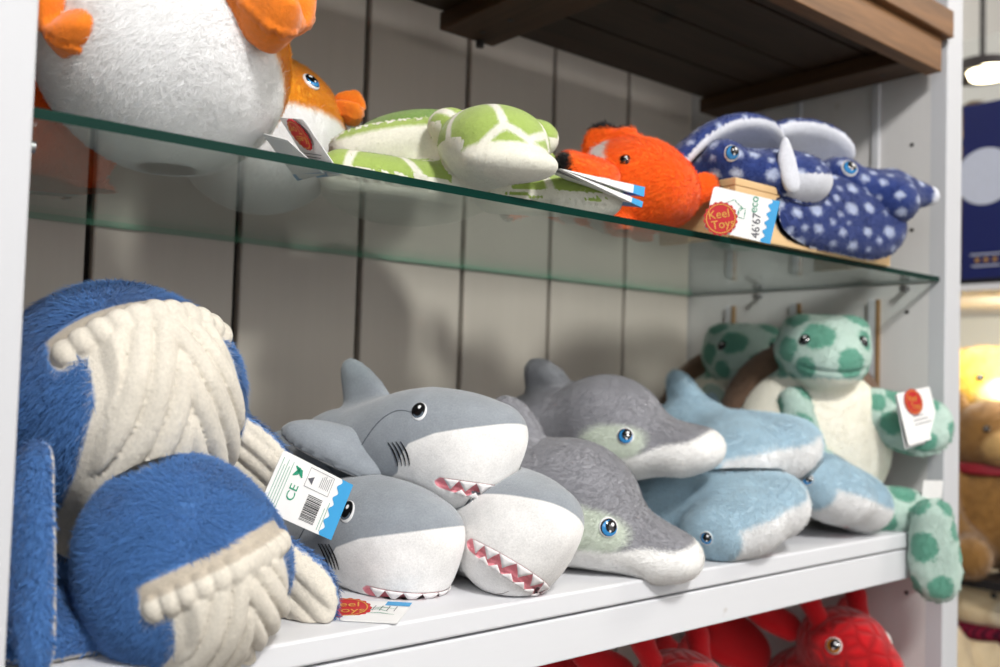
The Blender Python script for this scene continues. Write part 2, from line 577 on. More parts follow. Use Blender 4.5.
b = MB()   # right side panel: planks with narrow battens over the joints
b.box(XR, XR + 0.022, 0.02, YB + 0.02, 0.10, 2.35, 0)
U(b, 'side_panel', [SIDE])
for y0 in (0.088, 0.206, 0.318):
    b = MB(); b.box(XR - 0.006, XR + 0.001, y0, y0 + 0.011, 1.302, 1.585, 0, 0.001); b.box(XR - 0.0062, XR + 0.001, y0 - 0.004, y0, 1.302, 1.585, 1)
    U(b, 'batten', [WHITE_V, RAW])
    b = MB(); b.box(XR - 0.004, XR + 0.001, y0, y0 + 0.010, 1.63, 2.3, 0, 0.001)
    U(b, 'batten', [WHITE_V])
b = MB(); b.box(XL - 0.022, XL, 0.02, YB + 0.02, 0.10, 2.35, 0)
U(b, 'side_panel', [SIDE])
b = MB(); b.box(XR, XR + 0.0419, -0.001, 0.021, 0.0, 2.40, 0, 0.0015); U(b, 'post', [WHITE_V])
b = MB(); b.box(XL - 0.050, XL, -0.001, 0.021, 0.0, 2.40, 0, 0.0015); U(b, 'post', [WHITE_V])
b = MB(); b.box(XL, XR, 0.0, YB, 1.2825, ZS, 0, 0.002); U(b, 'shelf_board', [WHITE])
b = MB(); b.box(XL, XR, 0.0015, 0.020, 1.2459, 1.2803, 0, 0.0015); U(b, 'front_rail', [WHITE])
b = MB(); b.box(XL, XR, 0.0, YB, 0.985, 1.003, 0, 0.002); U(b, 'shelf_board', [WHITE])
b = MB(); b.box(XL, XR, 0.0015, 0.020, 0.94, 0.984, 0, 0.0015); U(b, 'front_rail', [WHITE])
b = MB(); b.box(XL, XR, 0.0, YB, 2.02, 2.04, 0, 0.002); U(b, 'top_board', [WHITE])  # unseen board, added to keep light out of the gap behind the wooden shelf
for y0, z0 in ((0.0441, 1.785), (0.0429, 1.6737), (0.0483, 1.5678), (0.045, 1.46), (0.045, 1.21)):
    b = MB(); b.tube((XR - 0.0006, y0, z0), (XR + 0.004, y0, z0), 0.0026, n=14); U(b, 'screw_hole', [DARKMETAL])
for y0 in (0.048, 0.271):
    b = MB(); b.tube((XR - 0.012, y0, 1.5975), (XR + 0.002, y0, 1.5975), 0.0036, n=16)
    b.tube((XR - 0.0135, y0, 1.5975), (XR - 0.012, y0, 1.5975), 0.0046, n=16); U(b, 'shelf_pin', [STEEL])
    b = MB(); b.tube((XL - 0.002, y0, 1.5975), (XL + 0.012, y0, 1.5975), 0.0036, n=16); U(b, 'shelf_pin', [STEEL])

# ------------------------------------------------------------------ the glass shelf
def glass_mat():
    nt = NT('clear glass faces')
    geo = nt.n('ShaderNodeNewGeometry')
    dp = nt.n('ShaderNodeVectorMath', operation='DOT_PRODUCT')
    nt.l(geo.outputs['Normal'], dp.inputs[0]); nt.l(geo.outputs['Incoming'], dp.inputs[1])
    c = nt.math('ABSOLUTE', dp.outputs['Value'])
    f = nt.math('ADD', 0.035, nt.math('MULTIPLY', nt.math('POWER', nt.math('SUBTRACT', 1.0, c), 5.0), 0.80))
    tr = nt.n('ShaderNodeBsdfTransparent'); tr.inputs[0].default_value = (0.915, 0.95, 0.935, 1)
    gl = nt.n('ShaderNodeBsdfGlossy'); gl.inputs['Roughness'].default_value = 0.0
    gl.inputs['Color'].default_value = (0.82, 0.86, 0.85, 1)
    mx = nt.n('ShaderNodeMixShader'); nt.l(f, mx.inputs[0]); nt.l(tr.outputs[0], mx.inputs[1]); nt.l(gl.outputs[0], mx.inputs[2])
    nt.l(mx.outputs[0], nt.out.inputs[0])
    return nt.m
GLASS = glass_mat()
def edge_mat(name, c, rough, tr=0.3):
    nt = NT(name)
    g = nt.noise(nt.coords('Object', (6, 40, 200)), 1.0, 3)
    col = nt.mix(nt.math('MULTIPLY', g, 0.5), srgb(*c), srgb(c[0] * .5, c[1] * .5, c[2] * .5))
    nt.bsdf(col, rough, 0.12)
    return nt.m
EDGE = edge_mat('green glass front edge', (10, 50, 42), 0.12)
EDGE_B = edge_mat('pale green glass back edge', (120, 190, 158), 0.3)
gy0, gy1, gz0, gz1 = 0.006, 0.398, 1.6045, 1.6106
b = MB()
x0, x1 = XL + 0.0015, XR - 0.0015
P = [(x0, gy0, gz0), (x1, gy0, gz0), (x1, gy1, gz0), (x0, gy1, gz0), (x0, gy0, gz1), (x1, gy0, gz1), (x1, gy1, gz1), (x0, gy1, gz1)]
for q, m in (((3, 2, 1, 0), 0), ((4, 5, 6, 7), 0), ((0, 1, 5, 4), 1), ((2, 3, 7, 6), 2), ((0, 4, 7, 3), 1), ((1, 2, 6, 5), 1)):
    b.quad(*[P[i] for i in q], mi=m)
b.v = [(v[0] - 0.64, v[1] - 0.2, v[2] - gz0) for v in b.v]
gs = b.build('glass_shelf', [GLASS, EDGE, EDGE_B]); gs.location = (0.64, 0.2, gz0)
tag(gs, 'clear glass shelf with dark green front edge, spanning the unit', 'glass shelf')

# ------------------------------------------------------------------ the stained wooden shelf above
ws = thing('wooden_shelf', 'brown stained plank shelf seen from below at the top of the unit', 'shelf', (0.64, 0.16, 1.8664))
def Wd(mb, name, mats):
    mb.v = [(v[0] - 0.64, v[1] - 0.16, v[2] - 1.8664) for v in mb.v]
    return mb.build(name, mats, ws)
xa, xb_ = XL + 0.004, 1.1475
b = MB(); b.box(xa, xb_, -0.001, 0.019, 1.8664, 1.9095, 0, 0.0012); Wd(b, 'front_rail', [WALNUT])
b = MB(); b.box(xa, 1.1605, -0.010, 0.030, 1.9105, 1.945, 0, 0.0015); Wd(b, 'top_moulding', [WALNUT])
for i, (y0, y1) in enumerate(((0.0195, 0.064), (0.0675, 0.152), (0.1555, 0.238), (0.2415, 0.326))):
    b = MB(); b.box(xa, xb_, y0, y1, 1.8905, 1.909, 0, 0.0018); Wd(b, 'plank', [WALNUT_SHADE])
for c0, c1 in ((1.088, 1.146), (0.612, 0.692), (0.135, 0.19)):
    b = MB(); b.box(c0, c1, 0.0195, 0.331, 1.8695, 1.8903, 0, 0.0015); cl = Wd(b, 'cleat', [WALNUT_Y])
    for yy in (0.30, 0.25, 0.06):
        s = MB(); s.tube(((c0 + c1) / 2 - 0.64, yy - 0.16, 1.8688 - 1.8664), ((c0 + c1) / 2 - 0.64, yy - 0.16, 1.8705 - 1.8664), 0.0035, n=14)
        s.build('screw', [DARKMETAL], cl)
s = MB(); s.tube((0.668 - 0.64, 0.325 - 0.16, 1.862 - 1.8664), (0.668 - 0.64, 0.325 - 0.16, 1.870 - 1.8664), 0.005, n=14)
s.build('peg', [DARKMETAL], ws)

# ------------------------------------------------------------------ the room
def structure(mb, name, m):
    o = mb.build(name, m); tag(o, kind='structure'); return o
nt = NT('shop floor'); g = nt.noise(nt.coords('Object', (1, 8, 1)), 3.0, 4)
nt.bsdf(nt.mix(g, srgb(120, 110, 100), srgb(165, 155, 144)), 0.4, 0.4); FLOOR = nt.m
CEIL = painted('ceiling paint', (205, 200, 194), 0.05)
ROOM = painted('shop wall paint', (214, 212, 208), 0.05)
structure(MB().box(-3, 4.2, -3.6, 0.75, -0.05, 0.0), 'floor', FLOOR)
structure(MB().box(-3, 4.2, -3.6, 0.75, 2.95, 3.0), 'ceiling', CEIL)
structure(MB().box(-3, 4.2, 0.70, 0.75, 0.0, 2.95), 'wall_back', ROOM)
structure(MB().box(4.15, 4.2, -3.6, 0.70, 0.0, 2.95), 'wall_right', ROOM)
structure(MB().box(-3, 4.15, 0.685, 0.70, 0.0, 0.12), 'baseboard_back', WHITE)
# ------------------------------------------------------------------ sharks
M_SHARK = plush_mat('grey velour shark plush', (146, 152, 159), [('white', (236, 234, 232), 0.0009), ('pink', (240, 152, 162), 0.0006)],
                    fuzz=1500, bstr=0.30, bdist=0.0008, mottle=0.42, sheen=0.5, big=34)
M_EYE_SH = layered('printed shark eye', (235, 236, 238), [('pupil', (14, 14, 17)), ('iris', (92, 104, 116)), ('core', (8, 8, 10)), ('glint', (245, 246, 248))], 0.35, 0.4)
M_THREAD = flat('black thread', (22, 22, 25), 0.7, 0.2)
M_SEAM = flat('grey seam', (104, 110, 118), 0.9, 0.1)
M_SEAMW = flat('pale seam', (176, 172, 170), 0.9, 0.1)
M_TOOTH = flat('white felt teeth', (244, 240, 240), 0.85, 0.15)

SH_MR = frame((0, -1, 0), (0.80, 0, -0.60))       # mouth frame: x across, z out of the surface
SH_MC = A(0.103, 0, -0.048)
# the mouth wraps round the front of the jaw: u runs along the curve, v is height
_us = np.linspace(-.054, .054, 17)
up_lip = lambda u: .0010 + 1.1 * u * u
lo_lip = lambda u: -.0170 + 3.0 * u * u
SH_MOUTH = [(u, up_lip(u)) for u in _us] + [(.0600, .0000), (.0590, -.0050)] + [(u, lo_lip(u)) for u in _us[::-1]] + [(-.0590, -.0050), (-.0600, .0000)]
def sh_map(q):
    th = q[:, 0] / .050
    r = np.stack([np.cos(th), np.sin(th), np.zeros(len(th))], 1)
    d = np.stack([-np.cos(th), -np.sin(th), np.full(len(th), .30)], 1)
    z = q[:, 1] - .047 - .30 * .09
    return np.stack([.055 + .14 * r[:, 0], .14 * r[:, 1], z], 1), d
def sh_uv(P):
    # height is measured along the slightly rising ray used for the teeth, so that paint and felt meet
    th = np.arctan2(P[:, 1], P[:, 0] - .055)
    rad = np.hypot(P[:, 0] - .055, P[:, 1])
    return np.stack([th * .050, P[:, 2] - .30 * (.14 - rad) + .047 + .30 * .09], 1)
def sh_plain(P):
    d = s_ell(P, (.040, 0, .000), (.108, .057, .056))
    d = smin(d, s_cap(P, (.05, 0, .002), (.128, 0, .004), .052, .023), .03)
    d = smin(d, s_ell(P, (.082, 0, -.030), (.054, .048, .049)), .03)
    d = smin(d, s_chain(P, [(.0, 0, .0), (-.09, 0, 0), (-.18, .004, .004), (-.235, .010, .010)], [.054, .049, .028, .015]), .03)
    return d
def sh_fins(P):
    d = s_fin(P, (-.035, 0, .035), frame((1, 0, 0), (0, -1, 0)), smooth_poly([(.03, -.01), (.012, .035), (-.022, .068), (-.045, .080), (-.058, .068), (-.052, .035), (-.045, -.01)]), .012, .022)
    R = frame((-.80, .12, .55), (0, -1, 0))
    d = np.minimum(d, s_fin(P, (-.225, .010, .012), R, smooth_poly([(-.01, -.014), (.03, -.016), (.075, -.035), (.098, -.026), (.09, .0), (.10, .030), (.086, .044), (.03, .016), (-.01, .014)]), .010, .018))
    for s in (-1, 1):
        R = frame((-.6, s * .75, .1), (0, 0, 1))
        d = np.minimum(d, s_fin(P, (-.165, s * .020, .0), R, smooth_poly([(-.01, -.014), (.03, -.014), (.05, .0), (.03, .014), (-.01, .016)]), .008, .012))
    return d
def sh_f(P):
    d = sh_plain(P)
    m = poly2(sh_uv(P), SH_MOUTH)
    d = d + 0.006 * np.clip(-m / .006, 0, 1) * (P[:, 0] > .05) * (P[:, 2] < -.02)
    return smin(d, sh_fins(P), .012)
def sh_white(V, N):
    zb = np.interp(V[:, 0], [-.3, -.02, .020, .030, .036, .050, .080, .115, .155], [-.040, -.040, -.040, -.036, -.022, -.008, .001, .005, .010])
    w = zb - V[:, 2]
    fin = sh_fins(V) < sh_plain(V) - .002
    return np.where(fin, -.01, w)
def sh_pink(V, N):
    return np.where((V[:, 0] > .05) & (V[:, 2] < -.02), -poly2(sh_uv(V), SH_MOUTH), -.02)

def zig(u0, u1, n, base, tipv, amp):
    """row of triangular teeth between u0 and u1"""
    out = []
    for i in range(n):
        a = u0 + (u1 - u0) * i / n; c = u0 + (u1 - u0) * (i + 1) / n
        out.append([(a, base(a)), (c, base(c)), ((a + c) / 2, base((a + c) / 2) + amp(i))])
    return out

shark = thing('shark_plush', '', 'shark plush')
def sh_pec(root, s, c, xdir, zdir):
    o = link('pectoral_fin', PEC, root)
    R = frame(xdir, zdir)
    o.matrix_local = Matrix(((R[0, 0], R[0, 1], R[0, 2], c[0]), (R[1, 0], R[1, 1], R[1, 2], c[1]), (R[2, 0], R[2, 1], R[2, 2], c[2]), (0, 0, 0, 1)))
def pec_f(P): return s_fin(P, A(0, 0, 0), np.eye(3), smooth_poly([(-.015, -.026), (.03, -.030), (.08, -.024), (.112, -.008), (.116, .010), (.09, .022), (.04, .028), (-.015, .026)]), .014, .02, -1.0)
_o = sculpt('pectoral_fin', pec_f, (-.04, -.05, -.045), (.14, .05, .03), .0024, M_SHARK, None, {'white': lambda V, N: -(V[:, 2] + 1.0 * V[:, 0] ** 2) - .001, 'pink': lambda V, N: -np.ones(len(V))})
PEC = _o.data; bpy.data.objects.remove(_o)
sculpt('body', sh_f, (-.34, -.16, -.09), (.17, .16, .14), .0024, M_SHARK, shark, {'white': sh_white, 'pink': sh_pink})
on_surface('teeth', sh_plain, zig(-.050, .050, 8, up_lip, 0, lambda i: -.0112), M_TOOTH, shark, None, None, off=.0006, thick=.0012, mapf=sh_map)
on_surface('teeth', sh_plain, zig(-.040, .040, 7, lo_lip, 0, lambda i: .0062), M_TOOTH, shark, None, None, off=.0009, thick=.0012, mapf=sh_map)
for s in (-1, 1):
    E_ = {'pupil': circ(.0006 * s, .0014, .0078, .0102), 'iris': circ(.0006 * s, -.0046, .0058, .0042), 'core': circ(.0006 * s, .0012, .0054, .0078), 'glint': circ(.0012, .0045, .0017, .0024)}
    disc_dome('eye', (.058, s * .05, .026), (.10, s * 1, .25), (.25 * -1, 0, 1), .0086, .0118, .0016, M_EYE_SH, shark, E_, f=sh_plain)
    R = frame((1, 0, 0), (0.0, s, 0)) if s < 0 else frame((-1, 0, 0), (0, 1, 0))
    R = frame((-s * 1.0, 0, 0), (0, s, -.15))
    gl = []
    for i in range(4):
        x0 = -s * (.010 + i * .0052)
        pts = [(x0 + s * (-.0016 + .006 * (t - .5) ** 2 * 2), .002 - .026 * t) for t in np.linspace(0, 1, 9)]
        pts = [(p[0] - s * .016 + s * -.008 * t_, p[1]) for p, t_ in zip(pts, np.linspace(0, 1, 9))]
        gl.append(stroke(pts, .0009))
    on_surface('gill_stitching', sh_plain, gl, M_THREAD, shark, (0, s * .03, -.002), R, off=.0004, thick=.0006, sub=.003)
    pts = [(-s * (.050 - .105 * t), .030 - .040 * t + .012 * math.sin(t * 6)) for t in np.linspace(0, 1, 16)]
    on_surface('side_seam', sh_plain, [stroke(pts, .0005)], M_SEAM, shark, (0, s * .03, .0), R, off=.0001, thick=.0005)
pts = [(.0003 * math.sin(t * 30), .020 + .045 * t) for t in np.linspace(0, 1, 12)]
on_surface('chin_seam', sh_plain, [stroke(pts, .0006)], M_SEAMW, shark, SH_MC, SH_MR, off=.0001, thick=.0004)

shark.location = (0.4540, 0.1400, 1.4080); shark.rotation_euler = (-0.158, -0.141, -1.187); shark.scale = (.763,) * 3
tag(shark, 'grey and white shark plush lying on top of the two other sharks, mouth half open', 'shark plush', 'grey shark plush toys')
sh_pec(shark, -1, (-.004, -.040, -.024), (-.70, -.52, .42), (-.1, -.75, .62)); sh_pec(shark, 1, (-.004, .040, -.030), (-.70, .70, -.05), (0, 0, 1))
shark2 = dup(shark, (0.4070, 0.1460, 1.3350), (-0.04, -0.11, -1.38), .775, 'grey shark plush on the shelf beside the whales, paper tag at its eye', 'grey shark plush toys', skip=('pectoral_fin',))
shark3 = dup(shark, (0.5090, 0.0960, 1.3425), (-0.58, -0.150, -1.66), .79, 'grey shark plush between the other sharks and the dolphins, chin on the board', 'grey shark plush toys', skip=('pectoral_fin',))
for r_ in (shark2, shark3):
    for s in (-1, 1): sh_pec(r_, s, (-.010, s * .040, -.026), (-.92, s * .30, -.12), (0, s * .75, .66))
# ------------------------------------------------------------------ whales
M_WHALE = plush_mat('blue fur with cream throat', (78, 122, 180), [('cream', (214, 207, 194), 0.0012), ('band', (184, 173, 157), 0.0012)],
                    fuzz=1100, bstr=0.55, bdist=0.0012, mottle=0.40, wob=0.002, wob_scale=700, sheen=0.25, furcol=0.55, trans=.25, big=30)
W_R = A(.078, .080, .072)
def wh_lipz(az): return .012 - .010 * (1 - np.cos(az))
def wh_lip_pts():
    out = []
    for az in np.radians(np.linspace(-46, 46, 11)):
        z = wh_lipz(az); k = math.sqrt(max(1 - (z / W_R[2]) ** 2, 0))
        out.append((1.005 * W_R[0] * k * math.cos(az), 1.005 * W_R[1] * k * math.sin(az), z))
    return out
WLIP = wh_lip_pts()
def wh_mask(V):
    """positive on the cream throat"""
    az = np.arctan2(V[:, 1], V[:, 0])
    low = wh_lipz(az) + .003 - V[:, 2]
    th = np.arctan2(-V[:, 2], V[:, 0])
    lim = np.radians(np.interp(-V[:, 2], [-.02, .0, .03, .06, .09], [49, 49, 52, 76, 150]))
    side = .067 * np.sin(np.clip(lim, 0, PI / 2)) - np.abs(V[:, 1])
    back = (V[:, 0] + .10)
    return np.minimum(np.minimum(low, side), np.minimum(back, .02))
def wh_core(P):
    d = s_ell(P, (0, 0, 0), W_R)
    d = smin(d, s_ell(P, (-.012, 0, .026), (.076, .080, .080)), .02)
    return d
def wh_body(P):
    return s_chain(P, [(-.035, 0, -.004), (-.10, 0, -.012), (-.165, 0, -.006), (-.215, 0, .012)], [.066, .052, .030, .016], .03)
def wh_f(P):
    d = smin(wh_core(P), wh_body(P), .03)
    m = wh_mask(P)
    th = np.arctan2(-P[:, 2], P[:, 0]) * .075
    th = np.where(P[:, 0] < 0, .118 + (-P[:, 0]) , th)
    u = np.abs(P[:, 1] - .002)
    ph = (u - (th - .016) / 2.4) / .0170
    rid = np.abs(np.sin(ph * PI)) ** 0.40
    wgt = np.clip((m - .0065) / .006, 0, 1)
    seam = np.exp(-(u / .0022) ** 2) * np.clip((th - .012) / .01, 0, 1)
    d = d - wgt * (  .0066 * rid + .0005 - .002 * seam)
    # upper lip band, then the puffed lip row
    az = np.arctan2(P[:, 1], P[:, 0])
    bz = np.exp(-((P[:, 2] - wh_lipz(az) - .0125) / .006) ** 2) * np.clip((.92 - np.abs(az)) / .2, 0, 1)
    d = d - .0030 * bz
    e = None
    for i, p in enumerate(WLIP):
        r = .0108 - .0024 * abs(i - 5.0) / 5.0
        q = s_ell(P, p, (r * 1.0, r * .98, r * 1.25))
        e = q if e is None else np.minimum(e, q)
    return smin(d, e, .0014)
def wh_cream(V, N):
    lip = np.full(len(V), 1.0)
    for i, p in enumerate(WLIP):
        r = .0108 - .0024 * abs(i - 5.0) / 5.0
        lip = np.minimum(lip, s_ell(V, p, (r, r, r * 1.25)))
    return np.maximum(wh_mask(V), .0025 - lip)
def wh_band(V, N):
    az = np.arctan2(V[:, 1], V[:, 0])
    b = .0062 - np.abs(V[:, 2] - wh_lipz(az) - .0135)
    return np.minimum(b, (.92 - np.abs(az)) * .05)
def wh_furmask(V, N):
    return np.clip(1 - (np.maximum(wh_cream(V, N), wh_band(V, N) + .001) + .001) / .003, 0.0, 1)

def whale_comb(P, n_):
    c = np.stack([-1.0 + 0 * P[:, 0], P[:, 1] * 4, -.35 - P[:, 2] * 5], 1)
    c += .5 * np.stack([np.sin(P[:, 1] * 90 + P[:, 2] * 60), np.sin(P[:, 0] * 80 + 2), np.sin(P[:, 0] * 70 + P[:, 1] * 60)], 1)
    return c
whale = thing('whale_plush', 'blue furry whale plush leaning upright at the left, ribbed cream throat facing forward', 'whale plush', (0.2095, 0.1038, 1.4460), (0.23, -0.76, -1.570), .935, 'blue whale plush toys')
sculpt('body', wh_f, (-.24, -.10, -.10), (.105, .10, .10), .0019, M_WHALE, whale, {'cream': wh_cream, 'band': wh_band},
       fur=[dict(n=75000, length=.0095, width=.00030, comb=whale_comb, lift=.5, jit=.38, mask=wh_furmask)])
def fluke_f(P):
    d = None
    for s in (-1, 1):
        e = s_fin(P, (0, 0, 0), frame((-.6, s * .8, 0), (0, 0, 1)), smooth_poly([(-.015, -.012), (.03, -.026), (.07, -.022), (.088, .0), (.07, .014), (.03, .020), (-.015, .014)]), .011, .018)
        d = e if d is None else smin(d, e, .008)
    return d
fl = sculpt('tail_fluke', lambda P: fluke_f(P - A(-.215, 0, .012)), (-.30, -.10, -.01), (-.19, .10, .04), .0024, M_WHALE, whale,
            {'cream': lambda V, N: -N[:, 2] * .01 - .002, 'band': lambda V, N: -np.ones(len(V))})
whale2 = dup(whale, (0.2265, 0.0265, 1.3400), (0.34, -0.14, -1.50), .745, 'blue furry whale plush at the front left, tipped sideways in front of the upright one', 'blue whale plush toys')

def flipper(root, c, xdir, zdir, poly, t, w=.02, bend=0.0, n=5000, ribs=0, flip=1, h=.0022):
    """a flipper of its own shape, built where it lies; zdir is the blue side"""
    R = frame(xdir, zdir); c = A(*c)
    P2 = smooth_poly(poly)
    pa = np.array(P2); ext = np.abs(pa).max() + .02
    cc = c + R[:, 0] * pa[:, 0].mean()
    def f(P):
        d = s_fin(P, c, R, P2, t, w, bend)
        if ribs:
            q = xf(P, c, R)
            nz = np.clip(-(q[:, 2] - bend * q[:, 0] ** 2) / t * 2, 0, 1)
            d = d - .0028 * nz * (np.abs(np.sin(PI * q[:, 1] / ribs + q[:, 0] * 12)) ** .6 - .5) * np.clip(-poly2(q[:, :2], P2) / .006, 0, 1)
        return d
    def cream(V, N):
        q = xf(V, c, R); z = q[:, 2] - bend * q[:, 0] ** 2
        return -z - .0012
    def lm(V, N): return np.clip(1 - (cream(V, N) + .002) / .003, 0, 1)
    o = sculpt('flipper', f, cc - ext, cc + ext, h, M_WHALE, None, {'cream': cream, 'band': lambda V, N: -np.ones(len(V))},
               fur=[dict(n=n, length=.0075, width=.00040, comb=lambda P, n_: np.tile(R[:, 0], (len(P), 1)) - .2 * n_, lift=.5, jit=.45, mask=lm)])
    place(o, root, Matrix.Identity(4))
FLIP = [(-.02, -.012), (.02, -.020), (.06, -.022), (.10, -.018), (.128, -.004), (.124, .010), (.09, .016), (.05, .018), (.02, .016), (-.02, .012)]
flipper(whale, (.137, .044, 1.410), (-.012, -.040, -.112), (-.86, -.42, .1), [(p[0] * .88, p[1] * .85) for p in FLIP], .009, .015, -1.0, n=7000)
flipper(whale, (.262, .118, 1.432), (.060, -.010, -.040), (.25, .72, .55), [(-.02, -.02), (.02, -.026), (.05, -.030), (.075, -.022), (.084, .0), (.07, .016), (.04, .020), (.0, .020), (-.02, .016)], .012, .018, -4.0, n=4000, ribs=.011)
flipper(whale2, (.205, .058, 1.318), (-1, -.12, -.04), (-.05, -.50, .86), [(-.02, -.022), (.02, -.026), (.06, -.028), (.085, -.020), (.09, .0), (.08, .018), (.05, .024), (.0, .022), (-.02, .02)], .012, .016, 0.0, n=9000)
flipper(whale2, (.280, .060, 1.345), (.050, -.010, -.036), (.30, .70, .50), [(-.02, -.022), (.02, -.026), (.05, -.030), (.066, -.016), (.068, .004), (.055, .018), (.02, .020), (-.02, .02)], .012, .016, -5.0, n=4000, ribs=.012)
# ------------------------------------------------------------------ dolphins
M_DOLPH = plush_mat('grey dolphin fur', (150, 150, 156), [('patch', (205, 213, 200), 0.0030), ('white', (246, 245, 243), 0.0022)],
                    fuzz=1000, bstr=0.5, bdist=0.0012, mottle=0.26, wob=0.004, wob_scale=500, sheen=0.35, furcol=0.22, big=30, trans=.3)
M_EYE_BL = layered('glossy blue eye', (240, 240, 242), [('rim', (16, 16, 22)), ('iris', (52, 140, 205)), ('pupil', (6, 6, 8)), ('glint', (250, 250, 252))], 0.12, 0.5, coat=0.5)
def eye_fields(s, r, look=0.0):
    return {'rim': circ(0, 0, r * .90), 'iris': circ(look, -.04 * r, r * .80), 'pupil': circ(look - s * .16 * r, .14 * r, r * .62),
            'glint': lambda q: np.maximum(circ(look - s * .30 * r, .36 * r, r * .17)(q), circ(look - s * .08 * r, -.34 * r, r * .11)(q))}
def do_plain(P):
    d = s_ell(P, (0, 0, 0), (.064, .056, .056))
    d = smin(d, s_ell(P, (.012, 0, -.022), (.066, .058, .034)), .02)
    d = smin(d, s_chain(P * A(1, .86, 1.22), [(.045, 0, -.034), (.085, 0, -.040), (.104, 0, -.040)], [.036, .031, .027], .02), .022)
    d = smin(d, s_chain(P, [(-.02, 0, -.002), (-.09, 0, -.004), (-.16, 0, .0), (-.215, 0, .006)], [.055, .050, .030, .016], .03), .03)
    return d
def do_f(P):
    d = do_plain(P)
    d = smin(d, s_fin(P, (-.066, 0, .040), frame((1, 0, 0), (0, -1, 0)), smooth_poly([(.026, -.01), (.014, .030), (-.012, .050), (-.034, .050), (-.040, .028), (-.036, -.01)]), .017, .018), .012)
    for s in (-1, 1):
        d = smin(d, s_fin(P, (-.02, s * .044, -.034), frame((-.45, s * .88, -.12), (0, 0, 1)), smooth_poly([(-.01, -.024), (.03, -.026), (.075, -.018), (.088, 0), (.07, .012), (.03, .024), (-.01, .024)]), .012, .016), .01)
        d = smin(d, s_fin(P, (-.205, 0, .006), frame((-.6, s * .8, 0), (0, 0, 1)), smooth_poly([(-.01, -.012), (.03, -.022), (.065, -.018), (.08, 0), (.06, .012), (.03, .018), (-.01, .012)]), .010, .014), .008)
    return d
def do_white(V, N):
    zb = np.interp(V[:, 0], [-.25, -.06, .02, .055, .075, .105, .115, .13], [-.034, -.034, -.032, -.028, -.022, -.020, -.016, -.008])
    return np.minimum(zb - V[:, 2], .02)
def do_patch(V, N):
    q = np.stack([V[:, 0] - .026, V[:, 2] + .014], 1)
    a = .0 ; r = np.sqrt((q[:, 0] / .036) ** 2 + (q[:, 1] / (.022 - .10 * q[:, 0])) ** 2)
    return np.minimum((1 - r) * .022, (np.abs(V[:, 1]) - .026))
def do_comb(P, n_):
    return np.stack([-1.0 + 0 * P[:, 0], P[:, 1] * 5 + .5 * np.sin(P[:, 0] * 90), -.4 + .5 * np.sin(P[:, 1] * 80 + P[:, 0] * 60)], 1)
dolphin = thing('dolphin_plush', 'grey furry dolphin plush lying on the board, beak over the shelf edge', 'dolphin plush', (0.5969, 0.0660, 1.3600), (0.071, 0.154, -0.963), .90, 'grey dolphin plush toys')
sculpt('body', do_f, (-.30, -.15, -.09), (.145, .15, .11), .0026, M_DOLPH, dolphin, {'white': do_white, 'patch': do_patch},
       fur=[dict(n=120000, length=.0056, width=.00020, comb=do_comb, lift=.38, jit=.30)])
for s in (-1, 1):
    disc_dome('eye', (.040, s * .05, -.006), (.42, s * 1, .12), (0, 0, 1), .0092, .0092, .0030, M_EYE_BL, dolphin, eye_fields(s, .0092, .0006 * -s), f=do_plain, off=.0016)
dup(dolphin, (0.7128, 0.1373, 1.4209), (0.109, -0.132, -1.266), .90, 'grey furry dolphin plush resting higher, behind the other dolphin', 'grey dolphin plush toys')

# ------------------------------------------------------------------ hammerhead sharks
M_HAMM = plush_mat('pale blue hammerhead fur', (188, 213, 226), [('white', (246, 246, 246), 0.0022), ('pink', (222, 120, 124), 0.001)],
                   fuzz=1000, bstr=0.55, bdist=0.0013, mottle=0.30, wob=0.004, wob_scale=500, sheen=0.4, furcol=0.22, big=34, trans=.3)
def ha_plain(P):
    d = s_chain(P * A(.74, 1, 1), [(.004, -.066, -.002), (.012, -.030, .0), (.012, .030, .0), (.004, .066, -.002)], [.033, .035, .035, .033], .02)
    d = smin(d, s_chain(P, [(-.03, 0, .004), (-.10, 0, .006), (-.16, 0, .004), (-.215, 0, .008)], [.040, .046, .030, .014], .03), .035)
    return d
HA_MR = frame((0, -1, 0), (.55, 0, -.83)); HA_MC = A(.018, 0, -.030)
HA_M = smooth_poly([(-.026, -.002), (-.012, .008), (.012, .008), (.026, -.002), (.012, -.012), (-.012, -.012)], 2)
def ha_f(P):
    d = ha_plain(P)
    q = xf(P, HA_MC, HA_MR)
    d = d + .006 * np.clip(-poly2(q[:, :2], HA_M) / .005, 0, 1) * (q[:, 2] > -.02)
    d = smin(d, s_fin(P, (-.09, 0, .036), frame((1, 0, 0), (0, -1, 0)), smooth_poly([(.03, -.01), (.010, .030), (-.020, .056), (-.040, .058), (-.044, .030), (-.036, -.01)]), .015, .018), .012)
    for s in (-1, 1):
        d = smin(d, s_fin(P, (-.085, s * .036, -.016), frame((-.55, s * .83, -.1), (0, 0, 1)), smooth_poly([(-.01, -.022), (.03, -.024), (.070, -.016), (.080, 0), (.06, .012), (.03, .020), (-.01, .022)]), .011, .016), .01)
    d = smin(d, s_fin(P, (-.21, 0, .008), frame((-.8, 0, .6), (0, -1, 0)), smooth_poly([(-.01, -.012), (.03, -.016), (.06, -.03), (.075, -.02), (.066, 0), (.075, .026), (.06, .034), (.03, .014), (-.01, .012)]), .010, .014), .008)
    return d
def ha_white(V, N):
    end = np.abs(V[:, 1])
    w = np.interp(V[:, 0], [-.3, -.05, .0, .03, .055], [-.026, -.020, -.012, .004, .010]) - V[:, 2]
    return np.minimum(w, np.where(V[:, 0] > -.02, .078 - end, .02))
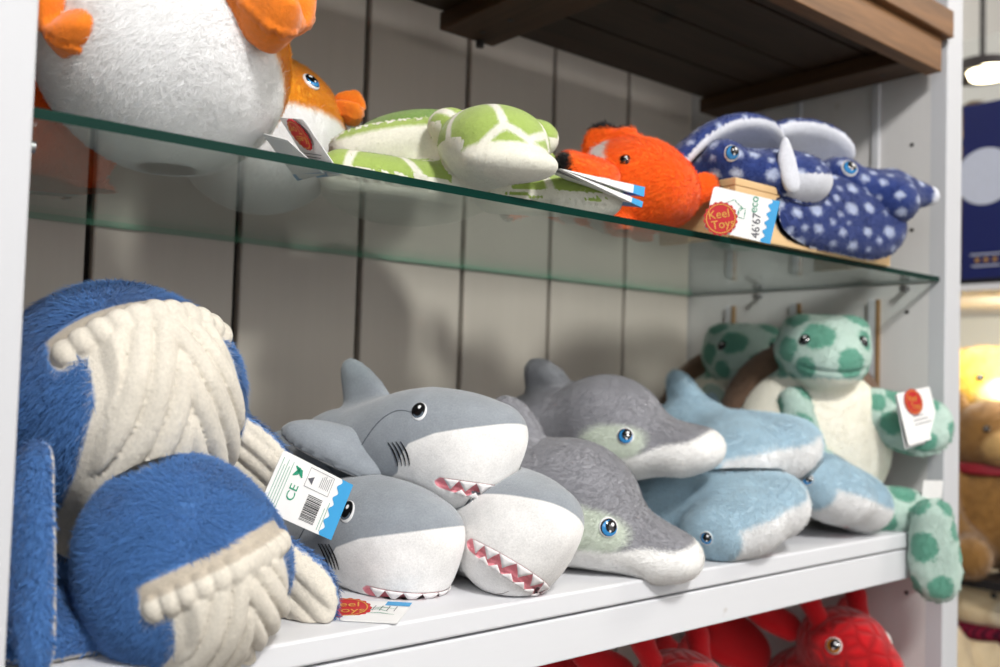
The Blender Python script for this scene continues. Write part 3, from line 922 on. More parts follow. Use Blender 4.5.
def ha_pink(V, N):
    q = xf(V, HA_MC, HA_MR); return np.where(q[:, 2] > -.02, -poly2(q[:, :2], HA_M), -.02)
hammer = thing('hammerhead_plush', 'pale blue furry hammerhead shark plush lying at the bottom, wide head along the shelf edge', 'hammerhead plush', (0.7960, 0.0320, 1.3390), (0.24, -0.06, -1.51), .82, 'pale blue hammerhead plush toys')
sculpt('body', ha_f, (-.30, -.13, -.08), (.075, .13, .12), .0026, M_HAMM, hammer, {'white': ha_white, 'pink': ha_pink},
       fur=[dict(n=105000, length=.0075, width=.00022, comb=lambda P, n_: np.stack([-.8 + .6 * np.sin(P[:, 1] * 70), P[:, 1] * 4 + .5 * np.sin(P[:, 0] * 80), -.5 + .5 * np.sin(P[:, 1] * 60 + P[:, 0] * 50)], 1), lift=.6, jit=.55, mask=lambda V, N: np.clip(1 - (ha_pink(V, N) + .003) / .003, 0, 1))])
on_surface('teeth', ha_plain, zig(-.020, .020, 5, lambda u: .0085 - 10 * u * u, 0, lambda i: -.009), M_TOOTH, hammer, HA_MC, HA_MR, off=.0010, thick=.001)
for s in (-1, 1):
    disc_dome('eye', (.014, s * .10, .004), (.50, s * 1, .25), (0, 0, 1), .0076, .0084, .0028, M_EYE_BL, hammer, eye_fields(s, .0078), f=ha_plain, off=.0020)
dup(hammer, (0.8760, 0.0860, 1.3950), (0.16, 0.02, -1.78), .92, 'pale blue furry hammerhead shark plush lying on top of the other two', 'pale blue hammerhead plush toys')
dup(hammer, (0.9850, 0.0430, 1.3480), (-0.25, 0.26, -1.58), .83, 'pale blue furry hammerhead plush at the right of the pile, beside the green turtle', 'pale blue hammerhead plush toys')
# ------------------------------------------------------------------ seated green turtles
def spot_field(V, rmin, rmax, gap, seed=3, stretch=(1, 1, 1), ok=None, maxn=140):
    r = np.random.default_rng(seed)
    order = r.permutation(len(V))[:6000]
    C_, R_ = [], []
    st = np.asarray(stretch, float)
    for i in order:
        if ok is not None and not ok[i]: continue
        p = V[i] * st; rad = rmin + (rmax - rmin) * r.random()
        if all(np.linalg.norm(p - c) > rad + q + gap for c, q in zip(C_, R_)):
            C_.append(p); R_.append(rad)
            if len(C_) >= maxn: break
    f = np.full(len(V), -1.0)
    for c, q in zip(C_, R_): f = np.maximum(f, q - np.linalg.norm(V * st - c, axis=1))
    return f
M_TURT = plush_mat('mint spotted turtle fur', (184, 206, 196), [('spots', (98, 156, 136), 0.0016), ('cream', (240, 236, 222), 0.0012)],
                   fuzz=1200, bstr=0.45, bdist=0.001, mottle=0.26, wob=0.009, wob_scale=170, sheen=0.35, furcol=0.25, big=30, trans=.25)
M_SHELL = plush_mat('brown shell fur', (124, 98, 80), [], fuzz=1100, bstr=0.55, mottle=0.4, sheen=0.3, furcol=0.3, trans=.3)
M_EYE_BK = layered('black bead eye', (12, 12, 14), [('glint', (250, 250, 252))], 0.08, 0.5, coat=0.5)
def tt_head(P):
    d = s_ell(P, (.030, 0, .214), (.054, .058, .044))
    d = smin(d, s_ell(P, (.058, 0, .196), (.040, .042, .032)), .02)
    for s in (-1, 1): d = smin(d, s_ell(P, (.042, s * .032, .240), (.022, .020, .016)), .014)
    q = P - A(.058, 0, .190)
    m = np.abs(q[:, 2] + .004 - q[:, 1] ** 2 * 4)
    return d + .0035 * np.exp(-(m / .0022) ** 2) * np.clip((P[:, 0] - .070) / .012, 0, 1)
def tt_body(P):
    return s_ell(P, (0, 0, .098), (.068, .098, .100))
def tt_f(P):
    return smin(tt_body(P), smin(tt_head(P), s_cap(P, (.0, 0, .16), (.02, 0, .20), .036, .036), .02), .012)
def tt_cream(V, N):
    return np.minimum(np.minimum(V[:, 0] + .012, .020), .178 - V[:, 2])
tseat = thing('seated_turtle_plush', 'green spotted turtle plush sitting at the right end, cream belly and red sealed tag', 'turtle plush', (1.050, 0.110, 1.304), (0, 0, -2.28), .98, 'green seated turtle plush toys')
sculpt('body', tt_f, (-.08, -.09, -.01), (.11, .09, .27), .0026, M_TURT, tseat,
       {'spots': lambda V, N: np.where(V[:, 2] > .165, spot_field(V, .012, .020, .003, 5), -.01), 'cream': tt_cream},
       fur=[dict(n=34000, length=.0046, width=.00032, comb=(-.6, 0, -.6), lift=.6, jit=.6)])
sculpt('shell', lambda P: s_ell(P, (-.042, 0, .112), (.046, .112, .116)), (-.10, -.13, -.02), (.02, .13, .24), .003, M_SHELL, tseat, {},
       fur=[dict(n=12000, length=.0055, width=.00042, comb=(0, 0, -1), lift=.6, jit=.6)])
for s in (-1, 1):
    disc_dome('eye', (.076, s * .040, .226), (.55, s * .82, .3), (0, 0, 1), .0066, .0072, .0034, M_EYE_BK, tseat, {'glint': circ(-.0018 * s, .0026, .0014)}, f=tt_head, off=.001)
def limb(root, name, c, xdir, zdir, poly, t, w, bend, seed, mat=None, n=5000, rng_=(.012, .019), fields=None, h=.0026, length=.004):
    R = frame(xdir, zdir); c = A(*c); P2 = smooth_poly(poly); pa = np.array(P2); ext = np.abs(pa).max() + .025
    cc = c + R[:, 0] * pa[:, 0].mean()
    f = lambda P: s_fin(P, c, R, P2, t, w, bend)
    fl_ = fields(R, c, bend) if fields else {'spots': lambda V, N: spot_field(V, rng_[0], rng_[1], .0035, seed), 'cream': lambda V, N: -np.ones(len(V))}
    o = sculpt(name, f, cc - ext, cc + ext, h, mat or M_TURT, None, fl_, fur=[dict(n=n, length=length, width=.0004, comb=R[:, 0], lift=.6, jit=.6)] if n else None)
    place(o, root, Matrix.Identity(4)); return o
TP = [(-.02, -.020), (.02, -.026), (.06, -.030), (.09, -.024), (.102, .0), (.09, .022), (.06, .028), (.02, .024), (-.02, .020)]
limb(tseat, 'leg', (1.084, -.025, 1.322), (.10, -.04, -.99), (-.80, -.60, .0), TP, .020, .02, 0, 4)           # hangs over the shelf edge
limb(tseat, 'leg', (1.050, .050, 1.326), (.82, -.57, -.04), (-.50, -.62, .60), [(p[0] * .92, p[1] * 1.05) for p in TP], .020, .02, 0, 8)
limb(tseat, 'arm', (1.082, .050, 1.440), (.62, -.62, -.30), (-.50, -.62, .55), [(p[0] * .92, p[1] * 1.45) for p in TP], .022, .02, 2.0, 12)
limb(tseat, 'arm', (.990, .098, 1.448), (.10, -.25, -.96), (-.86, -.50, .0), [(p[0] * 1.0, p[1] * .85) for p in TP], .016, .02, 0, 15)
t2 = dup(tseat, (1.110, 0.268, 1.302), (0, 0, -2.35), .97, 'green spotted turtle plush at the back right, in shadow behind the seated turtle', 'green seated turtle plush toys', skip=('leg', 'arm'))
limb(t2, 'arm', (1.062, .270, 1.452), (-.35, -.45, -.82), (-.86, -.50, .2), TP, .016, .02, 0, 21, n=0)
limb(t2, 'arm', (1.140, .200, 1.430), (.10, -.40, -.88), (-.86, -.50, .2), TP, .016, .02, 0, 22, n=0)
limb(t2, 'leg', (1.060, .230, 1.325), (-.75, -.62, -.05), (0, -.1, 1), TP, .020, .02, 0, 23, n=0)
limb(t2, 'leg', (1.110, .190, 1.325), (-.05, -.98, -.05), (0, -.1, 1), TP, .020, .02, 0, 24, n=0)
# ------------------------------------------------------------------ puffer fish on the glass
ZG = 1.6106
M_PUFF = plush_mat('white and yellow puffer fur', (252, 252, 252), [('yellow', (238, 168, 38), 0.003)],
                   fuzz=1000, bstr=0.5, bdist=0.0012, mottle=0.14, wob=0.004, wob_scale=400, sheen=0.4, furcol=0.16, big=26, trans=.45)
M_PFIN = plush_mat('orange corduroy fin', (242, 128, 32), [], fuzz=1200, bstr=0.5, mottle=0.3, sheen=0.4, big=40)
def pu_f(P): return s_ell(P, (0, 0, 0), (.088, .086, .080))
def pu_yellow(V, N): return np.minimum(V[:, 2] - .006 + .004 * np.cos(V[:, 0] * 30), .02)
puffer = thing('pufferfish_plush', 'large white bellied pufferfish plush with orange fins at the upper left', 'pufferfish plush', (0.2230, 0.112, 1.6905), (-0.55, 0.34, -0.72), 1.0, 'pufferfish plush toys')
sculpt('body', pu_f, (-.10, -.10, -.10), (.10, .10, .10), .0026, M_PUFF, puffer, {'yellow': pu_yellow},
       fur=[dict(n=120000, length=.0072, width=.00020, comb=lambda P, n_: np.stack([-.8 + .7 * np.sin(P[:, 1] * 60 + P[:, 2] * 40), .8 * np.sin(P[:, 0] * 55 + 1), -.6 + .7 * np.sin(P[:, 1] * 50 + P[:, 0] * 40)], 1), lift=.40, jit=.55)])
def rib_fin(P, c, R, poly, t, w, n, depth=.004):
    q = xf(P, c, R)
    d = s_fin(P, c, R, poly, t, w)
    ang = np.arctan2(q[:, 1], q[:, 0] + .02)
    return d - depth * (np.abs(np.sin(ang * n)) ** .6 - .5) * np.clip(-poly2(q[:, :2], poly) / .005, 0, 1)
PFP = smooth_poly([(-.014, -.016), (.015, -.030), (.045, -.040), (.062, -.028), (.058, -.008), (.066, .008), (.058, .030), (.040, .040), (.014, .030), (-.014, .016)])
for s in (-1, 1):
    R = frame((-.42, s * .80, .10), (.8, s * .45, .30)); c = A(.030, s * .078, .012)
    sculpt('side_fin', lambda P: rib_fin(P, c, R, PFP, .016, .02, 3.2), c - .085, c + .085, .0026, M_PFIN, puffer)
    disc_dome('eye', (.07, s * .05, .040), (.72, s * .62, .30), (0, 0, 1), .0092, .0100, .0040, M_EYE_BL, puffer, eye_fields(s, .0092), f=pu_f, off=.002)
R = frame((-1, 0, .15), (0, -1, 0)); c = A(-.080, 0, .012)
sculpt('tail_fin', lambda P: rib_fin(P, c, R, PFP, .018, .02, 3.6), c - .085, c + .085, .0026, M_PFIN, puffer)
pf2 = dup(puffer, (0.3660, 0.262, 1.6880), (0.05, -0.05, -1.95), .90, 'smaller looking pufferfish plush behind the large one, yellow face turned to the room', 'pufferfish plush toys', skip=('side_fin',))

for ch in list(puffer.children):
    if ch.name.startswith(('side_fin', 'tail_fin')): bpy.data.objects.remove(ch)
def world_fin(root, c, xdir, zdir, sc, name='side_fin'):
    c = A(*c); R = frame(xdir, zdir); pl = [p * sc for p in PFP]
    o = sculpt(name, lambda P: rib_fin(P, c, R, pl, .018 * sc, .02 * sc, 3.6, .012), c - .085, c + .085, .0024, M_PFIN, None)
    place(o, root, Matrix.Identity(4))
world_fin(puffer, (.168, .088, 1.705), (-.62, -.20, -.55), (-.25, -.92, .30), .72, 'tail_fin')
world_fin(puffer, (.240, .034, 1.7250), (.72, -.30, -.42), (.20, -.80, .55), .85)
world_fin(pf2, (.418, .215, 1.716), (.80, -.45, -.05), (-.20, -.75, .60), .42)
world_fin(pf2, (.318, .200, 1.700), (-.30, -.80, -.30), (-.60, -.2, .75), .45)

# ------------------------------------------------------------------ green sea turtle on the glass
M_STURT = plush_mat('cream turtle plush', (224, 222, 208), [('shell', (120, 160, 62), 0.001), ('green', (156, 178, 92), 0.0012)],
                    fuzz=1300, bstr=0.45, bdist=0.001, mottle=0.26, wob=0.002, wob_scale=300, sheen=0.35, big=30, trans=.4)
def voro(V, mind, wline, seed, ok=None):
    r = np.random.default_rng(seed); pts = []
    for i in r.permutation(len(V))[:4000]:
        if ok is not None and not ok[i]: continue
        if all(np.linalg.norm(V[i] - p) > mind for p in pts): pts.append(V[i])
        if len(pts) > 60: break
    D = np.sort(np.stack([np.linalg.norm(V - p, axis=1) for p in pts], 1), 1)[:, :2]
    return (D[:, 1] - D[:, 0]) * .5 - wline
st = thing('sea_turtle_plush', 'green and cream sea turtle plush sprawled on the glass shelf, face to the front', 'turtle plush', (.475, .15, ZG))
SO = A(.475, .15, ZG)
def L_(p): return A(*p) - SO
HC, MC = L_((.462, .036, 1.656)), L_((.455, .006, 1.6360))
RH = frame((-.40, -.90, -.05), (0, 0, 1))
def st_headf(P):
    d = s_ell(P, HC, (.046, .045, .032), RH)
    return smin(d, s_ell(P, MC, (.026, .038, .0145), RH), .010)
def st_core(P):
    d = s_ell(P, L_((.482, .185, 1.652)), (.088, .095, .0405))
    d = smin(d, s_ell(P, L_((.505, .190, 1.676)), (.080, .088, .044)), .012)
    d = smin(d, s_cap(P, L_((.476, .12, 1.655)), L_((.470, .06, 1.656)), .036, .030), .02)
    return d
def st_limbs(P):
    d = s_fin(P, L_((.462, .105, 1.6700)), frame((-.80, .30, -.12), (.30, .85, .35)), smooth_poly([(-.02, -.022), (.02, -.024), (.06, -.024), (.092, -.018), (.100, 0), (.088, .012), (.05, .020), (.02, .022), (-.02, .022)]), .016, .018, .5)
    d = np.minimum(d, s_fin(P, L_((.452, .085, 1.6290)), frame((-.93, .10, -.02), (0, -.25, .95)), smooth_poly([(-.02, -.026), (.02, -.030), (.06, -.032), (.10, -.024), (.118, 0), (.10, .020), (.06, .028), (.02, .026), (-.02, .024)]), .018, .02))
    d = np.minimum(d, s_fin(P, L_((.500, .080, 1.6300)), frame((.78, -.60, -.02), (-.15, -.25, .95)), smooth_poly([(-.02, -.024), (.02, -.028), (.06, -.030), (.10, -.022), (.116, 0), (.10, .020), (.06, .026), (.02, .024), (-.02, .022)]), .018, .02))
    d = np.minimum(d, s_cap(P, L_((.545, .10, 1.682)), L_((.590, .085, 1.652)), .014, .012))
    return d
def st_lumps(P):
    d = s_ell(P, L_((.446, .074, 1.6760)), (.019, .019, .015))
    return np.minimum(d, s_ell(P, L_((.540, .074, 1.6830)), (.021, .020, .017)))
def st_f(P):
    return smin(smin(st_core(P), st_headf(P), .008), smin(st_limbs(P), st_lumps(P), .003), .005)
def st_green(V, N):
    v = voro(V, .040, .0030, 8, N[:, 2] > -.1)
    head = np.minimum(st_headf(V), st_lumps(V)) < .002
    g = np.where(head, v, np.where(st_limbs(V) < .002, v, -.01))
    g = np.where(N[:, 2] > np.where(st_limbs(V) < .002, .12, -.12), g, -.01)
    W_ = V + SO; g = np.where((st_limbs(V) < .002) & (W_[:, 0] < .47) & (W_[:, 2] > 1.649), (N[:, 2] - .45) * .01, g)
    muz = (np.sqrt((((V - MC) @ RH / A(.032, .043, .0165)) ** 2).sum(1)) - 1) * .02
    return np.minimum(g, np.where(head, muz, .01))
def st_shell(V, N):
    core = (st_core(V) < .002) & (st_headf(V) > .004)
    return np.where(core, V[:, 2] + SO[2] - 1.672, -.01)
sculpt('body', st_f, (-.20, -.19, -.01), (.20, .16, .13), .0025, M_STURT, st, {'green': st_green, 'shell': st_shell},
       fur=[dict(n=30000, length=.0028, width=.00026, comb=(-.4, -.6, -.5), lift=.5, jit=.6)])
for s, pp in ((-1, (.428, .036, 1.666)), (1, (.502, .028, 1.668))):
    disc_dome('eye', L_(pp), RH[:, 0] * .5 + RH[:, 1] * -s * .8 + A(0, 0, .3), (0, 0, 1), .0022, .0024, .0012, M_EYE_BK, st, {'glint': circ(-.0012, .002, .0012)}, f=None)

# ------------------------------------------------------------------ clownfish
M_CLOWN = plush_mat('orange clownfish fur', (250, 112, 30), [('white', (232, 226, 222), 0.0016), ('black', (22, 20, 22), 0.0014)],
                    fuzz=1000, bstr=0.5, bdist=0.0012, mottle=0.26, wob=0.003, wob_scale=500, sheen=0.30, furcol=0.30, big=30, trans=.3)
def cl_core(P):
    d = s_ell(P, (0, 0, 0), (.062, .050, .056))
    d = smin(d, s_ell(P, (.038, 0, -.012), (.036, .038, .036)), .02)
    return smin(d, s_chain(P, [(-.03, 0, -.004), (-.09, 0, -.002), (-.125, 0, .0)], [.046, .030, .017], .03), .03)
def cl_fins(P):
    d = s_fin(P, (-.025, 0, .045), frame((1, 0, 0), (0, -1, 0)), smooth_poly([(.034, -.01), (.028, .016), (.012, .030), (-.002, .024), (-.010, .034), (-.030, .034), (-.044, .010), (-.040, -.01)]), .013, .012)
    for s in (-1, 1):
        d = np.minimum(d, s_fin(P, (-.010, s * .026, -.044), frame((.35, s * .75, -.55), (.8, 0, .5)), smooth_poly([(-.01, -.012), (.02, -.014), (.036, 0), (.02, .013), (-.01, .012)]), .009, .009))
    return np.minimum(d, s_fin(P, (-.120, 0, 0), frame((-1, 0, 0), (0, -1, 0)), smooth_poly([(-.01, -.014), (.02, -.028), (.05, -.036), (.060, -.018), (.056, 0), (.060, .018), (.05, .036), (.02, .028), (-.01, .014)]), .010, .014))
def cl_f(P): return smin(cl_core(P), cl_fins(P), .008)
def cl_white(V, N):
    core = cl_core(V) < .003
    b1 = .0115 - np.abs(V[:, 0] + .028 + .25 * np.abs(V[:, 2])); b2 = .009 - np.abs(V[:, 0] + .082)
    return np.where(core, np.maximum(b1, b2), -.01)
def cl_black(V, N):
    core = cl_core(V) < .003
    f = cl_core(V) - .028
    top = (V[:, 2] > .05) & (V[:, 0] > -.075)
    f = np.where(top, V[:, 2] - .070, f)
    return np.where(core, -.01, f)
clown = thing('clownfish_plush', 'bright orange clownfish plush between the green turtle and the spotted rays, black fin tips', 'clownfish plush', (0.6700, 0.070, 1.6600), (0.0, 0.0, -1.12), .82)
sculpt('body', cl_f, (-.20, -.13, -.09), (.085, .13, .09), .0024, M_CLOWN, clown, {'white': cl_white, 'black': cl_black},
       fur=[dict(n=38000, length=.0068, width=.00040, comb=lambda P, n_: np.stack([-1 + .5 * np.sin(P[:, 1] * 60), .4 * np.sin(P[:, 0] * 80), -.3 + .5 * np.sin(P[:, 1] * 60 + P[:, 0] * 50)], 1), lift=.6, jit=.5)])
for s in (-1, 1):
    disc_dome('eye', (-.002, s * .045, .020), (.25, s * .95, .20), (0, 0, 1), .0068, .0068, .0030, M_EYE_BK, clown, {'glint': circ(-.0016 * s, .0022, .0014)}, f=cl_core, off=.0006)

def clown_pec(c, xdir, zdir, sc):
    c = A(*c); R = frame(xdir, zdir); pl = smooth_poly([(p[0] * sc, p[1] * sc) for p in ((-.015, -.017), (.02, -.021), (.048, -.016), (.058, 0), (.048, .015), (.02, .020), (-.015, .016))])
    o = sculpt('pectoral_fin', lambda P: s_fin(P, c, R, pl, .013 * sc, .014 * sc), c - .08, c + .08, .0022, M_CLOWN, None,
               {'white': lambda V, N: -np.ones(len(V)), 'black': lambda V, N: xf(V, c, R)[:, 0] - .047 * sc},
               fur=[dict(n=5000, length=.0055, width=.0003, comb=R[:, 0], lift=.5, jit=.5)])
    place(o, clown, Matrix.Identity(4))
clown2 = dup(clown, (0.1780, 0.250, 1.6640), (0.0, 0.0, -1.9), 1.05, 'orange clownfish plush almost wholly hidden behind the large pufferfish at the left post', 'orange clownfish plush toys')
clown['group'] = 'orange clownfish plush toys'
clown_pec((.6130, .060, 1.660), (-.98, .10, .06), (.10, -.55, .83), .98)
clown_pec((.6950, .030, 1.650), (.85, -.20, .42), (.20, -.80, .55), .70)

# ------------------------------------------------------------------ pine riser and the spotted rays on it
rs = thing('wooden_riser', 'pale pine box on the glass shelf under the spotted rays', 'riser', (.88, .04, ZG))
b = MB(); b.box(-.148, .148, -.040, .055, .0502, .058, 0, .0012); b.build('top_board', [PINE], rs)
b = MB(); b.box(-.148, .148, -.040, -.032, .0, .050, 0, .0012); b.build('front_board', [PINE], rs)
PINE_E = wood('pine end grain', (196, 158, 108), (220, 186, 138), 'Y', 1.2)
for x0 in (-.148, .140):
    b = MB(); b.box(x0, x0 + .008, -.0318, .055, .0, .050, 0, .0012); b.build('end_board', [PINE_E], rs)

M_RAY = plush_mat('navy spotted ray plush', (40, 58, 118), [('spots', (178, 188, 212), 0.0022), ('under', (206, 208, 216), 0.001)],
                  fuzz=1300, bstr=0.45, bdist=0.001, mottle=0.34, wob=0.007, wob_scale=300, sheen=0.35, furcol=0.25, big=30, trans=.35)
def ray_spots(V, seed, st=(.7, 1, 1)): return spot_field(V, .0020, .0070, .0075, seed, st, maxn=170)
def ray_body(root, f, lo, hi, seed, under, name='body'):
    o = sculpt(name, f, lo, hi, .0022, M_RAY, None, {'spots': lambda V, N: ray_spots(V, seed), 'under': under},
               fur=[dict(n=12000, length=.0034, width=.00038, comb=(.5, -.3, -.6), lift=.7, jit=.6, mask=lambda V, N: np.clip(1 - (under(V, N) + .002) / .002, 0, 1))])
    place(o, root, Matrix.Identity(4)); return o
def ray_wing(root, c, xdir, zdir, poly, t, w, bend, seed, name='wing', n=9000):
    c = A(*c); R = frame(xdir, zdir); P2 = smooth_poly(poly); pa = np.array(P2)
    ext = np.abs(pa - pa.mean(0)).max() + .035; cc = c + R[:, :2] @ pa.mean(0)
    f = lambda P: s_fin(P, c, R, P2, t, w, bend)
    def under(V, N):
        q = xf(V, c, R); return -(q[:, 2] - bend * q[:, 0] ** 2) - .0015
    o = sculpt(name, f, cc - ext, cc + ext, .0024, M_RAY, None, {'spots': lambda V, N: ray_spots(V, seed), 'under': under},
               fur=[dict(n=n, length=.0034, width=.00038, comb=R[:, 0], lift=.7, jit=.6, mask=lambda V, N: np.clip(1 - (under(V, N) + .002) / .002, 0, 1))])
    place(o, root, Matrix.Identity(4)); return o
r1 = thing('ray_plush', 'navy spotted ray plush at the back of the riser, wings folded up showing pale undersides', 'ray plush', (.86, .06, 1.669), group='spotted ray plush toys')
r2 = thing('ray_plush', 'navy spotted ray plush with a blue eye, one wing hanging over the riser front', 'ray plush', (1.0, .03, 1.669), group='spotted ray plush toys')
R1 = frame((.96, -.25, .02), (0, 0, 1))
def r1f(P):
    d = s_ell(P, (.816, .048, 1.684), (.086, .058, .032), R1)
    d = smin(d, s_ell(P, (.846, .012, 1.684), (.042, .036, .026), R1), .02)
    return smin(d, s_ell(P, (.752, .030, 1.697), (.020, .020, .016)), .015)
def r1u(V, N): return np.minimum(np.minimum(1.6885 + (V[:, 0] - .87) * .10 - V[:, 2], V[:, 0] - .812), .05 - V[:, 1])
ray_body(r1, r1f, (.70, -.06, 1.64), (.97, .14, 1.745), 31, r1u)
disc_dome('eye', (.742, .012, 1.6960), (-.40, -.9, .15), (0, 0, 1), .0075, .0080, .003, M_EYE_BL, None, eye_fields(-1, .0078), f=r1f, off=.001)
place(bpy.data.objects[[o.name for o in COL.objects if o.name.startswith('eye')][-1]], r1, Matrix.Identity(4))
W1 = [(-.02, -.05), (.03, -.058), (.075, -.050), (.11, -.02), (.115, .01), (.09, .03), (.05, .042), (.0, .05), (-.02, .045)]
ray_wing(r1, (.755, .090, 1.706), (.80, .02, .46), (-.42, .35, .80), [(-.07, -.050), (.0, -.062), (.07, -.060), (.125, -.042), (.148, .0), (.12, .03), (.05, .045), (.0, .045), (-.07, .035)], .010, .014, -2.6, 33)
ray_wing(r1, (.925, .075, 1.748), (.95, -.20, .10), (-.10, .62, .75), [(-.05, -.030), (.0, -.036), (.05, -.036), (.082, -.022), (.088, .0), (.07, .024), (.02, .034), (-.05, .030)], .010, .014, -3.5, 35)
o = sculpt('cephalic_fin', lambda P: s_fin(P, A(.806, -.010, 1.682), frame((-.22, .05, .97), (.3, .9, 0)), smooth_poly([(-.02, -.008), (.01, -.013), (.030, -.006), (.040, .002), (.024, .008), (.0, .011), (-.02, .009)]), .005, .009), A(.765, -.06, 1.64), A(.865, .05, 1.75), .002, M_RAY, None,
           {'spots': lambda V, N: -np.ones(len(V)), 'under': lambda V, N: np.ones(len(V)) * .01})
place(o, r1, Matrix.Identity(4))
R2 = frame((.90, -.42, -.04), (0, 0, 1))
def r2f(P):
    d = s_ell(P, (.992, .030, 1.692), (.076, .050, .032), R2)
    d = smin(d, s_ell(P, (.950, .022, 1.708), (.024, .024, .020)), .015)
    d = smin(d, s_cap(P, (1.035, .004, 1.700), (1.082, -.018, 1.698), .024, .012), .02)
    return smin(d, s_ell(P, (1.008, -.014, 1.682), (.030, .026, .026)), .012)
def r2u(V, N): return np.minimum(V[:, 0] - 1.075, .02)
ray_body(r2, r2f, (.90, -.07, 1.65), (1.12, .10, 1.74), 41, r2u)
disc_dome('eye', (.936, -.002, 1.7120), (-.62, -.76, .15), (0, 0, 1), .0094, .0100, .0035, M_EYE_BL, None, eye_fields(-1, .009), f=r2f, off=.001)
place(bpy.data.objects[[o.name for o in COL.objects if o.name.startswith('eye')][-1]], r2, Matrix.Identity(4))
ray_wing(r2, (.936, .004, 1.678), (.0, -.42, -.90), (-.12, -.88, .42), [(-.03, -.105), (.01, -.136), (.036, -.146), (.056, -.122), (.062, -.03), (.068, .03), (.058, .075), (.03, .095), (-.01, .080), (-.03, .05)], .012, .016, -4.0, 43, n=14000)
# ------------------------------------------------------------------ red dragons in the lower compartment
def red_mat():
    nt = NT('red quilted dragon plush')
    vec = nt.coords('Object')
    vo = nt.n('ShaderNodeTexVoronoi', feature='DISTANCE_TO_EDGE'); vo.inputs['Scale'].default_value = 48
    nt.l(vec, vo.inputs['Vector'])
    e = nt.ramp(vo.outputs['Distance'], 0.0, 0.30)
    col = nt.mix(e, srgb(164, 12, 20), srgb(208, 24, 32))
    col = nt.mix(nt.math('MULTIPLY', nt.noise(vec, 40, 3), .5), col, srgb(150, 10, 18))
    h = nt.math('ADD', e, nt.math('MULTIPLY', nt.noise(vec, 900, 3), .25))
    nt.bsdf(col, .9, .15, sheen=.3, bump=h, bstr=.6, bdist=.003)
    return nt.m
M_RED = red_mat()
M_REDP = plush_mat('plain red plush', (204, 24, 32), [], fuzz=1200, mottle=.3, sheen=.3)
M_EYE_AM = layered('amber eye', (240, 238, 232), [('rim', (20, 14, 10)), ('iris', (190, 120, 40)), ('pupil', (6, 6, 8)), ('glint', (250, 250, 252))], 0.12, 0.5, coat=0.5)
def dr_f(P):
    d = s_ell(P, (0, 0, .070), (.085, .075, .075))
    d = smin(d, s_ell(P, (.050, 0, .165), (.062, .058, .048)), .03)
    d = smin(d, s_ell(P, (.100, 0, .150), (.042, .040, .030)), .02)
    d = smin(d, s_chain(P, [(-.06, 0, .06), (-.14, .03, .04), (-.20, .08, .03)], [.045, .028, .012], .02), .02)
    for s in (-1, 1):
        d = smin(d, s_chain(P, [(.04, s * .06, .06), (.10, s * .075, .03)], [.030, .024], .02), .012)
    return d
dragon = thing('dragon_plush', 'red scaly dragon plush under the shelf, eye and horns just showing', 'dragon plush', (1.080, .120, 1.004), (0, 0, -1.85), .91, 'red dragon plush toys')
sculpt('body', dr_f, (-.24, -.12, -.02), (.16, .13, .23), .0032, M_RED, dragon, {})
for s in (-1, 1):
    o = sculpt('horn', lambda P: s_chain(P, [(.045, s * .034, .195), (.030, s * .042, .222), (.012, s * .046, .236)], [.014, .012, .008], .01), (-.02, -.08, .16), (.09, .08, .26), .0025, M_REDP, dragon)
    sculpt('ear', lambda P: s_fin(P, (.005, s * .045, .175), frame((-.50, s * .75, .35), (.8, 0, .5)), smooth_poly([(-.01, -.02), (.03, -.026), (.06, -.012), (.075, .004), (.05, .018), (.02, .020), (-.01, .018)]), .010, .014), (-.09, -.15, .12), (.09, .15, .27), .0028, M_REDP, dragon)
    sculpt('wing', lambda P: s_fin(P, (-.045, s * .055, .12), frame((-.45, s * .75, .50), (.8, 0, .5)), smooth_poly([(-.01, -.03), (.05, -.05), (.11, -.03), (.10, .0), (.085, .012), (.09, .04), (.05, .045), (.03, .035), (-.01, .03)]), .010, .014), (-.20, -.20, .02), (.10, .20, .28), .003, M_REDP, dragon)
    disc_dome('eye', (.085, s * .05, .176), (.5, s * .85, .2), (0, 0, 1), .0105, .0105, .004, M_EYE_AM, dragon, eye_fields(s, .0105), f=dr_f, off=.001)
dup(dragon, (0.780, .130, 1.004), (0, 0, -1.75), .88, 'red scaly dragon plush under the shelf, left of the other dragon and nearly hidden', 'red dragon plush toys')

# ------------------------------------------------------------------ the neighbouring display seen past the right post
nx = 1.80
nb = thing('neighbour_display', 'white display unit with a dark shelf, standing beyond the right post', 'display unit', (nx + .25, 0.28, 0))
def Nb(mb, name, mats):
    mb.v = [(v[0] - nx - .25, v[1] - .28, v[2]) for v in mb.v]
    return mb.build(name, mats, nb)
GREYW = painted('display back paint', (214, 214, 210), .05)
b = MB(); b.box(nx - .02, nx + .9, .64, .66, .0, 2.4, 0); Nb(b, 'back_panel', [GREYW])
b = MB(); b.box(nx + .70, nx + .72, -.2, .64, .0, 2.4, 0); Nb(b, 'side_panel', [GREYW])
b = MB(); b.box(nx + .01, nx + .70, -.2, .64, 1.098, 1.115, 0); Nb(b, 'dark_shelf', [flat('dark shelf edge', (34, 32, 34), .4, .4)])
b = MB(); b.box(nx - .01, nx + .70, -.2, .64, 1.655, 1.667, 0); Nb(b, 'white_shelf', [WHITE])
b = MB(); b.box(nx + .01, nx + .70, -.2, .64, .81, .83, 0); Nb(b, 'white_shelf', [WHITE])

